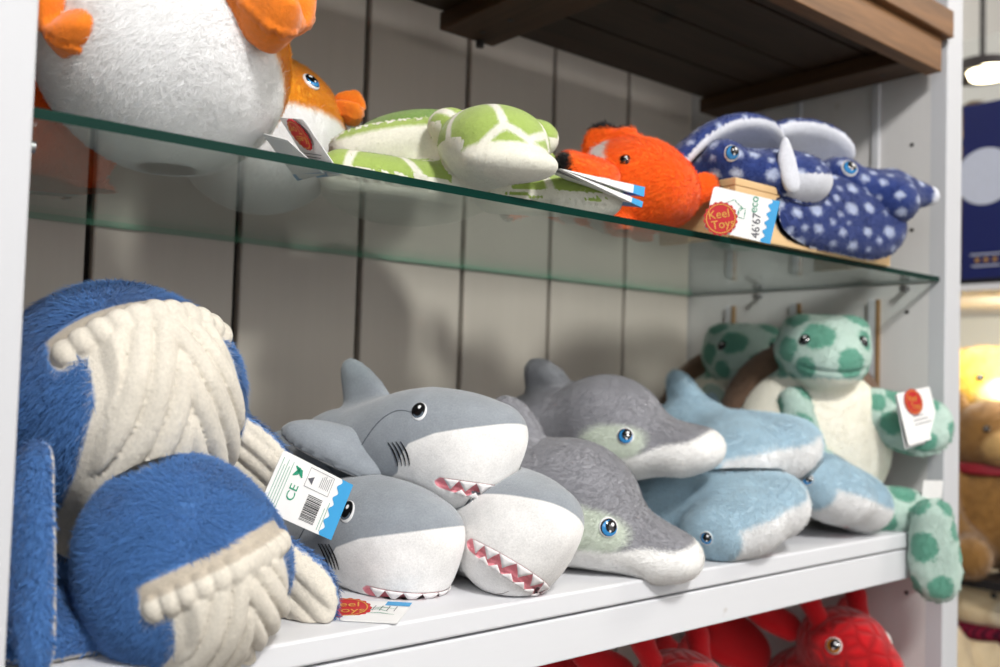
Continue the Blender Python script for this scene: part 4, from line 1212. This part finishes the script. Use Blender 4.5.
# dark blue presentation box; the figure inside its round panel is left off
bl = thing('blue_display_box', 'dark blue presentation box with a round pale panel at the right edge', 'box', (1.80, .13, 1.668))
NAVY = flat('navy card', (24, 34, 92), .35, .4)
b = MB(); b.box(0, .14, -.135, .135, .004, .345, 0, .002); b.build('box', [NAVY], bl)
b = MB(); b.box(-.0015, .141, -.1365, .1365, .0, .010, 0, .001); b.build('base_strip', [flat('black base', (16, 16, 20), .4, .4)], bl)
def on_face(o, y, z):
    o.parent = bl; o.location = (-.0008, y - .13, z - 1.668); o.rotation_euler = (PI / 2, 0, -PI / 2)
def disc_mesh(name, r, mat, n=48):
    v = [(0, 0, 0)] + [(r * math.cos(2 * PI * i / n), r * math.sin(2 * PI * i / n), 0) for i in range(n)]
    return link(name, mesh_from(name, v, [(0, i + 1, (i + 1) % n + 1) for i in range(n)], [mat]))
PALE = flat('pale print', (196, 202, 220), .5, .3)
GOLD = flat('gold print', (170, 128, 60), .4, .4)
on_face(disc_mesh('round_panel', .054, PALE), .222, 1.871)
b = MB()
for z_, w_ in ((1.7232, .058), (1.7015, .052)): b.box(-w_ / 2, w_ / 2, z_ - 1.7232 - .0012, z_ - 1.7232 + .0012, 0, .0003, 0)
o = b.build('print_lines', [PALE]); on_face(o, .219, 1.7232)
for k in (-1, 0, 1):
    d_ = disc_mesh('award_dot', .0045, GOLD, 20); on_face(d_, .219 + k * .016, 1.7125)

# teddy bears and other plush of the neighbouring display
M_TED = plush_mat('golden brown teddy fur', (140, 102, 54), [('muz', (196, 160, 104), .004)], fuzz=900, bstr=.6, mottle=.4, sheen=.4, big=24, trans=.3)
M_YEL = plush_mat('yellow teddy fur', (246, 206, 92), [('muz', (252, 236, 180), .004)], fuzz=900, bstr=.6, mottle=.25, sheen=.4, big=24, trans=.3)
M_PUP = plush_mat('cream puppy fur', (228, 208, 172), [('muz', (240, 228, 204), .004)], fuzz=900, bstr=.6, mottle=.3, sheen=.4, big=24, trans=.3)
def bear_head(P):
    d = s_ell(P, (.01, 0, .235), (.070, .076, .066)); d = smin(d, s_ell(P, (.070, 0, .218), (.034, .036, .028)), .02)
    for s in (-1, 1): d = smin(d, s_ell(P, (-.005, s * .062, .292), (.016, .026, .028)), .008)
    return d
def bear_f(P):
    d = s_ell(P, (0, 0, .095), (.078, .085, .098)); d = smin(d, bear_head(P), .02)
    for s in (-1, 1):
        d = smin(d, s_chain(P, [(.01, s * .075, .155), (.05, s * .105, .10), (.085, s * .085, .065)], [.030, .032, .030], .02), .012)
        d = smin(d, s_chain(P, [(.03, s * .05, .035), (.10, s * .075, .034), (.150, s * .085, .036)], [.042, .038, .036], .02), .014)
    return d
def make_bear(mat, label, loc, rz, sc, group=None):
    t = thing('teddy_bear', label, 'teddy bear', loc, (0, 0, rz), sc, group)
    sculpt('body', bear_f, (-.10, -.16, -.02), (.21, .16, .34), .005, mat, t, {'muz': lambda V, N: .040 - np.linalg.norm((V - A(.088, 0, .218)) * A(.6, 1, 1.2), axis=1)},
           fur=[dict(n=14000, length=.008, width=.0006, comb=(0, 0, -1), lift=.7, jit=.7)])
    disc_dome('nose', (.104, 0, .226), (1, 0, .2), (0, 0, 1), .010, .007, .005, M_EYE_BK, t, {'glint': circ(0, .003, .001)}, off=.001)
    for s in (-1, 1): disc_dome('eye', (.07, s * .03, .252), (.8, s * .3, .2), (0, 0, 1), .0065, .0065, .003, M_EYE_BK, t, {'glint': circ(-.001, .002, .0012)}, f=bear_head, off=.001)
    return t
b1 = make_bear(M_TED, 'golden brown teddy bear with a dark red ribbon, cut by the right edge', (1.930, .265, 1.124), -2.4, 1.07)
o = sculpt('ribbon', lambda P: np.maximum(smax(np.abs(np.linalg.norm(P[:, :2] / A(.060, .064), axis=1) - 1) * .06 - .006, np.abs(P[:, 2] - .178) - .010, .004), -1), (-.09, -.09, .15), (.09, .09, .21), .004, flat('dark red ribbon', (140, 24, 40), .5, .4), b1)
bpy.data.objects[o.name].parent = b1
b2 = make_bear(M_YEL, 'bright yellow teddy bear sitting behind the brown one under the light', (2.200, .390, 1.126), -2.4, 1.46)
M_TED2 = plush_mat('dark olive teddy fur', (104, 84, 52), [('muz', (140, 116, 74), .004)], fuzz=900, bstr=.6, mottle=.4, sheen=.3, big=24, trans=.3)
b3 = make_bear(M_TED2, 'brown teddy bear peeping over the blue box at the top right', (2.120, .470, 1.675), -2.4, 1.44)
b4 = make_bear(M_PUP, 'small cream toy bear wearing a dark red tartan scarf at the lower right', (1.920, .285, .838), -1.9, .95)
TART = NT('tartan scarf'); vv = TART.coords('Object'); wv = TART.n('ShaderNodeTexWave'); wv.inputs['Scale'].default_value = 28; TART.l(vv, wv.inputs['Vector'])
TART.bsdf(TART.mix(TART.ramp(wv.outputs[1], .5, .6), srgb(118, 26, 48), srgb(60, 18, 34)), .9, .1)
o = sculpt('scarf', lambda P: smin(s_ell(P, (.0, 0, .172), (.078, .080, .026)), s_fin(P, A(.06, .02, .16), frame((.25, .2, -.95), (1, .2, .2)), [(-.01, -.026), (.12, -.032), (.12, .032), (-.01, .026)], .008, .012), .01), (-.10, -.10, .02), (.13, .12, .22), .004, TART.m, b4)
lp = thing('spot_lamp', 'dark spotlight with a glowing bulb above the blue box', 'lamp', (2.05, .335, 2.145))
b = MB(); b.tube((0, 0, 0), (0, 0, .030), .070, .055, 28); b.build('lamp_shade', [flat('dark lamp metal', (52, 48, 50), .4, .5)], lp)
NTB = NT('glowing bulb'); NTB.bsdf(srgb(255, 244, 214), .4, .3, emit=srgb(255, 240, 200), emit_str=9.0)
b = MB(); b.tube((-.022, -.02, -.014), (-.022, -.02, .004), .034, .042, 24); b.build('bulb', [NTB.m], lp)
b = MB(); b.tube((0, 0, .03), (0, 0, .80), .006, n=10); b.build('stem', [DARKMETAL], lp)
# ------------------------------------------------------------------ paper swing tags
PAPER = flat('white tag card', (238, 237, 236), .5, .3)
INNER = flat('grey inner card', (150, 150, 152), .6, .2)
TBLUE = flat('blue tag strip', (64, 158, 214), .5, .3)
TGREEN = flat('teal green print', (46, 150, 116), .5, .2)
TGREY = flat('grey print', (96, 96, 104), .5, .2)
TBLACK = flat('black print', (30, 30, 34), .5, .2)
SEALR = flat('red seal', (190, 22, 34), .45, .4)
SEALG = flat('gold seal print', (214, 160, 62), .4, .5)

def card_matrix(O, X, Y):
    O, X, Y = Vector(O), Vector(X), Vector(Y)
    ex = (X - O); w_ = ex.length; ex.normalize()
    ey = (Y - O); ey -= ex * ey.dot(ex); h_ = ey.length; ey.normalize()
    ez = ex.cross(ey)
    M = Matrix(((ex.x, ey.x, ez.x, O.x), (ex.y, ey.y, ez.y, O.y), (ex.z, ey.z, ez.z, O.z), (0, 0, 0, 1)))
    return M, w_, h_
def card(root, O, X, Y, name='swing_tag', mat=None, flipz=False, r=.003):
    M, w_, h_ = card_matrix(O, X, Y)
    pts = []
    for cx, cy, a0 in ((w_ - r, r, -90), (w_ - r, h_ - r, 0), (r, h_ - r, 90), (r, r, 180)):
        for k in range(5):
            a = math.radians(a0 + k * 22.5); pts.append((cx + r * math.cos(a), cy + r * math.sin(a)))
    n = len(pts)
    v = [(p[0], p[1], 0) for p in pts] + [(p[0], p[1], -.0006) for p in pts]
    f = [tuple(range(n)), tuple(range(2 * n - 1, n - 1, -1))] + [(i, n + i, n + (i + 1) % n, (i + 1) % n) for i in range(n)]
    o = link(name, mesh_from(name, v, f, [mat or PAPER]))
    place(o, root, M)
    return o, w_, h_
def art(tag_o, name, polys, mat, z=.0003):
    v, f = [], []
    for p in polys:
        f.append(tuple(range(len(v), len(v) + len(p)))); v += [(q[0], q[1], z) for q in p]
    return link(name, mesh_from(name, v, f, [mat]), tag_o)
def rect(x0, y0, x1, y1): return [(x0, y0), (x1, y0), (x1, y1), (x0, y1)]
def lettering(tag_o, txt, size, x, y, rot=0, mat=TBLACK, name='lettering', z=.0004, shear=0):
    me = text_mesh(txt, size); me.materials.append(mat)
    o = link(name, me, tag_o); o.location = (x, y, z); o.rotation_euler = (0, 0, rot); return o
def wavy(w_, h0, amp, n, base=0.0):
    top = [(w_ * i / 60, h0 + amp * math.sin(i / 60 * n * 2 * PI)) for i in range(61)]
    return [(0, base), (w_, base)] + top[::-1]
def seal(parent, M, r, txt=('Keel', 'Toys'), rot=0.0, sx=1.0, name='seal'):
    n = 96
    out = [(r * (1 + .045 * math.cos(18 * a)) * math.cos(a) * sx, r * (1 + .045 * math.cos(18 * a)) * math.sin(a)) for a in (2 * PI * i / n for i in range(n))]
    v = [(p[0], p[1], .0008) for p in out] + [(p[0], p[1], 0) for p in out] + [(0, 0, .0008)]
    f = [(i, (i + 1) % n, 2 * n) for i in range(n)] + [(n + i, n + (i + 1) % n, (i + 1) % n, i) for i in range(n)]
    o = link(name, mesh_from(name, v, f, [SEALR]))
    o.parent = parent
    o.matrix_local = M
    def ring(r0, r1, nm):
        vv, ff = [], []
        for i in range(72):
            a = 2 * PI * i / 72
            vv += [(r0 * math.cos(a) * sx, r0 * math.sin(a), .0011), (r1 * math.cos(a) * sx, r1 * math.sin(a), .0011)]
            ff.append((2 * i, 2 * i + 1, (2 * i + 3) % 144, (2 * i + 2) % 144))
        return link(nm, mesh_from(nm, vv, ff, [SEALG]), o)
    if len(txt):
        ring(r * .84, r * .89, 'gold_ring')
        lettering(o, txt[0], r * .72, -r * .08 * sx, r * .26, 0, SEALG, z=.0012)
        lettering(o, txt[1], r * .72, r * .08 * sx, -r * .36, 0, SEALG, z=.0012)
    return o

# back of the card hanging between the whales and the shark
ct, w_, h_ = card(whale2, (.3463, .070, 1.347), (.3646, .072, 1.3863), (.2841, .064, 1.3736), 'swing_tag')
ct['label'] = 'white paper tag back with barcode and blue wavy edge'
art(ct, 'blue_strip', [wavy(w_, h_ * .17, .0016, 5)], TBLUE)
bars = []; x = w_ * .10; rr = random.Random(4)
while x < w_ * .52:
    bw = rr.choice((.0003, .0005, .0008)); bars.append(rect(x, h_ * .30, x + bw, h_ * .50)); x += bw + rr.choice((.0003, .0005, .0007))
art(ct, 'barcode', bars, TBLACK)
bx0, bx1, by0, by1 = w_ * .62, w_ * .95, h_ * .26, h_ * .60
fr = [rect(bx0, by0, bx1, by0 + .0003), rect(bx0, by1 - .0003, bx1, by1), rect(bx0, by0, bx0 + .0003, by1), rect(bx1 - .0003, by0, bx1, by1)]
for k in range(6): fr.append(rect(bx0 + .0035, by0 + .002 + k * .0016, bx1 - .001 - (k % 3) * .001, by0 + .0024 + k * .0016))
fr += [[(bx0 + .003, by1 - .006), (bx0 + .009, by1 - .006), (bx0 + .006, by1 - .001)]]
art(ct, 'recycling_box', fr, TGREY)
lettering(ct, 'CE', h_ * .15, w_ * .44, h_ * .70, 0, TGREEN)
art(ct, 'leaf_mark', [stroke([(w_ * .72, h_ * .66), (w_ * .80, h_ * .70), (w_ * .86, h_ * .78)], .0020), stroke([(w_ * .70, h_ * .78), (w_ * .76, h_ * .74), (w_ * .86, h_ * .72)], .0016)], TGREEN)
tl = []
for k in range(5): tl.append(rect(w_ * .06, h_ * (.82 + k * .033), w_ * (.90 - .1 * (k % 2)), h_ * (.82 + k * .033) + .0004))
tl += [rect(w_ * .05, h_ * (.20 + .035 * k), w_ * (.55 - .12 * k), h_ * (.20 + .035 * k) + .0004) for k in range(2)]
art(ct, 'print_lines', tl, TGREEN)

# tag hanging from the ray over the glass edge
ct, w_, h_ = card(r1, (.7180, -.0489, 1.5978), (.7231, -.0552, 1.6366), (.6702, -.0097, 1.6024), 'swing_tag')
ct['label'] = 'white paper tag with red seal and blue wavy edge'
art(ct, 'blue_strip', [wavy(w_, h_ * .13, .0016, 5)], TBLUE)
lettering(ct, "46'67", h_ * .17, w_ * .34, h_ * .26, 0.15, TGREY)
lettering(ct, 'eco', h_ * .17, w_ * .80, h_ * .36, 0.1, TGREEN)
def outline(pts, t=.0004):
    return [stroke([pts[i], ((pts[i][0] + pts[(i + 1) % len(pts)][0]) / 2, (pts[i][1] + pts[(i + 1) % len(pts)][1]) / 2), pts[(i + 1) % len(pts)]], t) for i in range(len(pts))]
blob = [(w_ * .60 + .007 * math.cos(a) * (1 + .18 * math.cos(5 * a)), h_ * .66 + .008 * math.sin(a) * (1 + .18 * math.cos(5 * a))) for a in (2 * PI * i / 14 for i in range(14))]
art(ct, 'line_drawing', outline(blob) + outline([(w_ * .42, h_ * .46), (w_ * .66, h_ * .47), (w_ * .64, h_ * .56), (w_ * .44, h_ * .57)]), TGREEN)
M_, _, _ = card_matrix((.7180, -.0489, 1.5978), (.7231, -.0552, 1.6366), (.6702, -.0097, 1.6024))
seal(ct, Matrix.Translation((w_ * .30, h_ * .80, .0012)) @ Matrix.Rotation(1.95 - PI, 4, 'Z'), .0150)

# booklet tag of the large puffer, slanting down to the glass
ct, w_, h_ = card(puffer, (.2903, .0671, 1.6510), (.3261, .0746, 1.6146), (.2925, .0284, 1.6385), 'swing_tag')
ct['label'] = 'white folded paper tag with a red seal'
art(ct, 'blue_strip', [rect(w_ * .88, 0, w_, h_)], TBLUE, z=.0004)
art(ct, 'print_lines', [rect(w_ * (.56 + .055 * k), h_ * .15, w_ * (.56 + .055 * k) + .0006, h_ * (.85 - .1 * (k % 2))) for k in range(5)], TGREY, z=.0004)
seal(ct, Matrix.Translation((w_ * .24, h_ * .52, .0008)) @ Matrix.Rotation(-PI / 2, 4, 'Z'), .0125)
c2, w_, h_ = card(puffer, (.2790, .0700, 1.6380), (.3130, .0800, 1.6112), (.2820, .0320, 1.6260), 'swing_tag', PAPER)
art(c2, 'blue_strip', [rect(w_ * .86, 0, w_, h_)], TBLUE, z=.0004)

# booklet tag of the sea turtle seen edge-on in front of the clownfish
def leaf(root, A0, B0, B1, dpt, nm, m):
    a, b_, c_ = Vector(A0), Vector(B0), Vector(B1); off = Vector((.006, dpt, .006))
    v = [a, a.lerp(b_, .86), a.lerp(c_, .86) , b_, c_, a + off, a.lerp(b_, .86) + off, a.lerp(c_, .86) + off, b_ + off, c_ + off]
    f = [(0, 2, 1), (1, 2, 4, 3), (5, 6, 7), (6, 8, 9, 7), (0, 1, 6, 5), (1, 3, 8, 6), (0, 5, 7, 2), (2, 7, 9, 4), (3, 4, 9, 8)]
    o = link('swing_tag', mesh_from('swing_tag', [tuple(q) for q in v], f, [m, TBLUE], [0, 1, 0, 1, 0, 1, 0, 1, 1]))
    place(o, root, Matrix.Identity(4)); return o
leaf(st, (.4990, -.003, 1.6380), (.5986, -.004, 1.6380), (.5976, -.004, 1.6295), .030, 'a', PAPER)
leaf(st, (.4990, -.004, 1.6374), (.5945, -.006, 1.6245), (.5930, -.006, 1.6192), .030, 'b', PAPER)
leaf(st, (.4990, .004, 1.6376), (.5900, .004, 1.6300), (.5890, .004, 1.6250), .02, 'c', INNER)

# tag lying on the board under the shark
ct, w_, h_ = card(shark2, (.3580, -.0035, 1.3012), (.3975, .0360, 1.3012), (.3340, .0300, 1.3012), 'swing_tag')
ct['label'] = 'white paper tag lying on the board with a red seal'
art(ct, 'blue_corner', [rect(w_ * .80, 0, w_, h_ * .45)], TBLUE)
art(ct, 'line_drawing', [stroke([(w_ * .50, h_ * .3), (w_ * .6, h_ * .5), (w_ * .52, h_ * .75)], .0006), stroke([(w_ * .64, h_ * .2), (w_ * .70, h_ * .45), (w_ * .62, h_ * .7)], .0006), stroke([(w_ * .36, h_ * .15), (w_ * .42, h_ * .4), (w_ * .38, h_ * .7)], .0006)], TGREEN)
art(ct, 'print_lines', [rect(w_ * .52, h_ * (.2 + .13 * k), w_ * .76, h_ * (.2 + .13 * k) + .0006) for k in range(5)], TGREY)
M_, _, _ = card_matrix((.3580, -.0035, 1.3012), (.3975, .0360, 1.3012), (.3340, .0300, 1.3012))
seal(ct, M_.inverted() @ Matrix.Translation((.3465, .046, 1.3022)) @ Matrix.Rotation(-.55, 4, 'Z') @ Matrix.Rotation(.12, 4, 'X'), .0180)

# tag and care label of the seated turtle
ct, w_, h_ = card(tseat, (1.0401, -.0180, 1.4042), (1.1200, -.0180, 1.4135), (1.0180, -.0060, 1.4617), 'swing_tag')
ct['label'] = 'white folded paper tag with a red seal'
art(ct, 'print_lines', [rect(w_ * .30, h_ * (.34 + .08 * k), w_ * (.82 - .1 * k), h_ * (.34 + .08 * k) + .0010) for k in range(3)], TGREY)
M_, _, _ = card_matrix((1.0401, -.0180, 1.4042), (1.1200, -.0180, 1.4135), (1.0180, -.0060, 1.4617))
seal(ct, Matrix.Translation((w_ * .40, h_ * .78, .0008)) @ Matrix.Rotation(-.05, 4, 'Z'), .0150, sx=1.35)
c2, _, _ = card(tseat, (1.0415, -.0130, 1.4000), (1.1200, -.0130, 1.4090), (1.0180, -.0040, 1.4600), 'swing_tag', PAPER)
cl_, _, _ = card(tseat, (1.105, -.002, 1.338), (1.147, -.006, 1.336), (1.110, -.004, 1.360), 'care_label', PAPER)
# ------------------------------------------------------------------ soft contact: plush gives way where it rests on something
bpy.context.view_layer.update()
def tree(r):
    out = [r]
    for c in r.children: out += tree(c)
    return out
def wverts(o):
    n = len(o.data.vertices); a = np.empty(n * 3, np.float32); o.data.vertices.foreach_get('co', a)
    M = np.array(o.matrix_world)
    return a.reshape(-1, 3).astype(np.float64) @ M[:3, :3].T + M[:3, 3]
def set_wverts(o, W):
    if o.data.users > 1:
        k = SOLID.get(o.data.name); o.data = o.data.copy()
        if k: SOLID[o.data.name] = k
    M = np.linalg.inv(np.array(o.matrix_world))
    a = W @ M[:3, :3].T + M[:3, 3]
    o.data.vertices.foreach_set('co', np.ascontiguousarray(a, dtype=np.float32).ravel()); o.data.update()
def meshes(r): return [o for o in tree(r) if o.type == 'MESH']
def squish(X, Y, eps=.004):
    """vertices of X that lie inside (or nearly touch) Y move out to Y's surface"""
    for oy in meshes(Y):
        f = SOLID.get(oy.data.name)
        if f is None: continue
        My = np.array(oy.matrix_world); Mi = np.linalg.inv(My); sc = np.linalg.norm(My[:3, 0])
        wy = wverts(oy); lo, hi = wy.min(0) - .01, wy.max(0) + .01
        for ox in meshes(X):
            W = wverts(ox)
            m = ((W > lo) & (W < hi)).all(1)
            if not m.any(): continue
            idx = np.where(m)[0]; L = W[idx] @ Mi[:3, :3].T + Mi[:3, 3]
            d0 = f(L) * sc
            act = np.where((d0 < eps - 1e-4) & (d0 > -.011))[0]
            if len(act):
                Q = L[act]
                for _ in range(4):
                    d = f(Q)
                    Q = Q + grad(f, Q) * np.clip(eps / sc - d, 0, .03)[:, None] * .9
                L[act] = Q
                W[idx] = L @ My[:3, :3].T + My[:3, 3]; set_wverts(ox, W)
def clamp(X, zmin=None, front=None, ymax=None, xmax=None, xmin=None, zmax=None):
    for o in meshes(X):
        W = wverts(o); B = W.copy()
        if zmin is not None:
            if front is None: W[:, 2] = np.maximum(W[:, 2], zmin)
            else:
                bad = (W[:, 2] < zmin) & (W[:, 1] > front)
                up = bad & (((zmin - W[:, 2]) <= (W[:, 1] - front)) | (W[:, 1] > .006)); fr = bad & ~up
                W[up, 2] = zmin; W[fr, 1] = front
        if ymax is not None: W[:, 1] = np.minimum(W[:, 1], ymax)
        if xmax is not None:
            inn = W[:, 1] > -.002
            W[inn, 0] = np.minimum(W[inn, 0], xmax)
        if xmin is not None:
            inn = W[:, 1] > -.002
            W[inn, 0] = np.maximum(W[inn, 0], xmin)
        if zmax is not None: W[:, 2] = np.minimum(W[:, 2], zmax)
        if np.abs(W - B).max() > 1e-6: set_wverts(o, W)
things_ = {o.name: o for o in COL.objects if o.parent is None}
T = lambda n: things_[n]
sharks = [shark, shark2, shark3]
dolph = [T('dolphin_plush'), T('dolphin_plush.001')]
ham = [T('hammerhead_plush'), T('hammerhead_plush.001'), T('hammerhead_plush.002')]
low = [whale, whale2] + sharks + dolph + ham + [tseat, t2]
for X, Y, e in ((whale, whale2, .0008), (shark2, whale2, .006), (shark2, whale, .006), (shark, whale, .006), (shark, whale2, .006), (shark2, shark, .0015), (shark3, shark, .0015), (shark2, shark3, .0015),
                (dolph[0], shark3, .003), (dolph[1], dolph[0], .004), (dolph[0], shark, .003), (dolph[0], shark2, .003), (dolph[1], shark, .003), (dolph[1], shark3, .003),
                (ham[0], dolph[0], .004), (ham[1], dolph[1], .004), (ham[0], dolph[1], .004), (ham[1], dolph[0], .004), (ham[1], ham[0], .005), (ham[2], ham[0], .005), (ham[2], ham[1], .005),
                (tseat, ham[2], .005), (tseat, ham[0], .005), (tseat, ham[1], .005), (t2, tseat, .005), (t2, ham[1], .005), (t2, ham[2], .005), (t2, ham[0], .005),
                (pf2, puffer, .004), (clown2, puffer, .004), (clown2, pf2, .004), (st, pf2, .004), (clown, st, .003), (r2, r1, .003), (r1, clown, .003), (T('dragon_plush.001'), T('dragon_plush'), .002), (b2, b1, .008)):
    squish(X, Y, e)
for r in low: clamp(r, zmin=1.3006, front=-.0016, ymax=.3995, xmax=XR - .0075, xmin=XL + .0012)
for r in (puffer, pf2, clown2, st, clown): clamp(r, zmin=1.6109, ymax=.3995, xmin=XL + .0012)
for r in (r1, r2):
    for o in meshes(r):
        if o.name.split('.')[0] in ('swing_tag', 'seal', 'blue_strip', 'lettering', 'line_drawing', 'gold_ring', 'print_lines'): continue
        W = wverts(o); B = W.copy()
        inn = (W[:, 1] > -.0008) & (W[:, 0] > .7305) & (W[:, 0] < 1.0295)
        up_ = inn & (W[:, 2] < 1.6690) & ((1.6690 - W[:, 2]) <= (W[:, 1] + .0012)); fr_ = inn & (W[:, 2] < 1.6690) & ~up_
        W[up_, 2] = 1.6690; W[fr_, 1] = -.0012
        W[:, 2] = np.maximum(W[:, 2], np.where(W[:, 1] > .004, 1.6110, W[:, 2])); W[:, 0] = np.minimum(W[:, 0], XR - .008)
        if np.abs(W - B).max() > 1e-6: set_wverts(o, W)
clamp(b1, zmin=1.1156); clamp(b2, zmin=1.1156); clamp(b3, zmin=1.6676); clamp(b4, zmin=.8306)
for r in (T('dragon_plush'), T('dragon_plush.001')): clamp(r, zmin=1.0040, front=None, xmax=XR - .002, zmax=1.2445, ymax=.3995)
# ------------------------------------------------------------------ lights, world, camera
w = bpy.data.worlds.new('World'); scene.world = w; w.use_nodes = True
bg = w.node_tree.nodes['Background']
bg.inputs[0].default_value = (0.86, 0.93, 1.0, 1); bg.inputs[1].default_value = 0.33

def area(name, loc, target, power, sx, sy, col=(1, 1, 1)):
    li = bpy.data.lights.new(name, 'AREA'); li.shape = 'RECTANGLE'; li.size = sx; li.size_y = sy
    li.energy = power; li.color = col
    o = bpy.data.objects.new(name, li); COL.objects.link(o)
    o.location = loc
    d = Vector(target) - Vector(loc)
    o.rotation_euler = d.to_track_quat('-Z', 'Y').to_euler()
    return o
area('key_light', (0.1, -1.5, 2.9), (0.6, 0.1, 1.4), 60, 0.30, 0.35, (1.0, 0.98, 0.95))
area('fill_light', (1.2, -2.6, 2.85), (0.7, 0.1, 1.4), 16, 1.4, 0.6, (1.0, 0.97, 0.93))
area('left_light', (-1.4, -1.6, 2.5), (0.3, 0.1, 1.4), 9, 0.9, 0.9, (0.93, 0.97, 1.0))
area('front_fill', (0.9, -2.9, 1.7), (0.7, 0.3, 1.5), 16, 2.4, 1.6, (1.0, 0.96, 0.91))
area('shop_light', (2.4, -0.9, 2.9), (2.1, 0.2, 1.4), 30, 0.6, 0.6, (1.0, 0.95, 0.86))
area('bear_fill', (2.02, 0.15, 1.64), (2.16, 0.36, 1.45), 5.0, 0.08, 0.08, (1.0, 0.93, 0.78))  # added lamp without a fixture, only brightens the yellow bear

cam = bpy.data.cameras.new('camera'); co = bpy.data.objects.new('camera', cam); COL.objects.link(co)
cam.sensor_width = 36.0; cam.sensor_fit = 'HORIZONTAL'; cam.lens = 927.03 / 1000 * 36.0
cam.clip_start = 0.02
yaw, pit, rol = 0.6888, 0.042, 0.0295
co.location = (0.0, -0.54, 1.4744)
fw = Vector((math.sin(yaw) * math.cos(pit), math.cos(yaw) * math.cos(pit), math.sin(pit)))
rt = Vector((math.cos(yaw), -math.sin(yaw), 0)); up = rt.cross(fw)
r2 = rt * math.cos(rol) + up * -math.sin(rol) * -1 * -1
# the photograph is rolled: image right = cos * right - sin * down
r2 = math.cos(rol) * rt + math.sin(rol) * up
u2 = -math.sin(rol) * rt + math.cos(rol) * up
co.matrix_world = Matrix(((r2.x, u2.x, -fw.x, co.location.x), (r2.y, u2.y, -fw.y, co.location.y), (r2.z, u2.z, -fw.z, co.location.z), (0, 0, 0, 1)))
cam.dof.use_dof = True; cam.dof.focus_distance = 0.69; cam.dof.aperture_fstop = 4.8
scene.camera = co
scene.view_settings.view_transform = 'Standard'
scene.view_settings.look = 'None'
scene.view_settings.exposure = 0.0
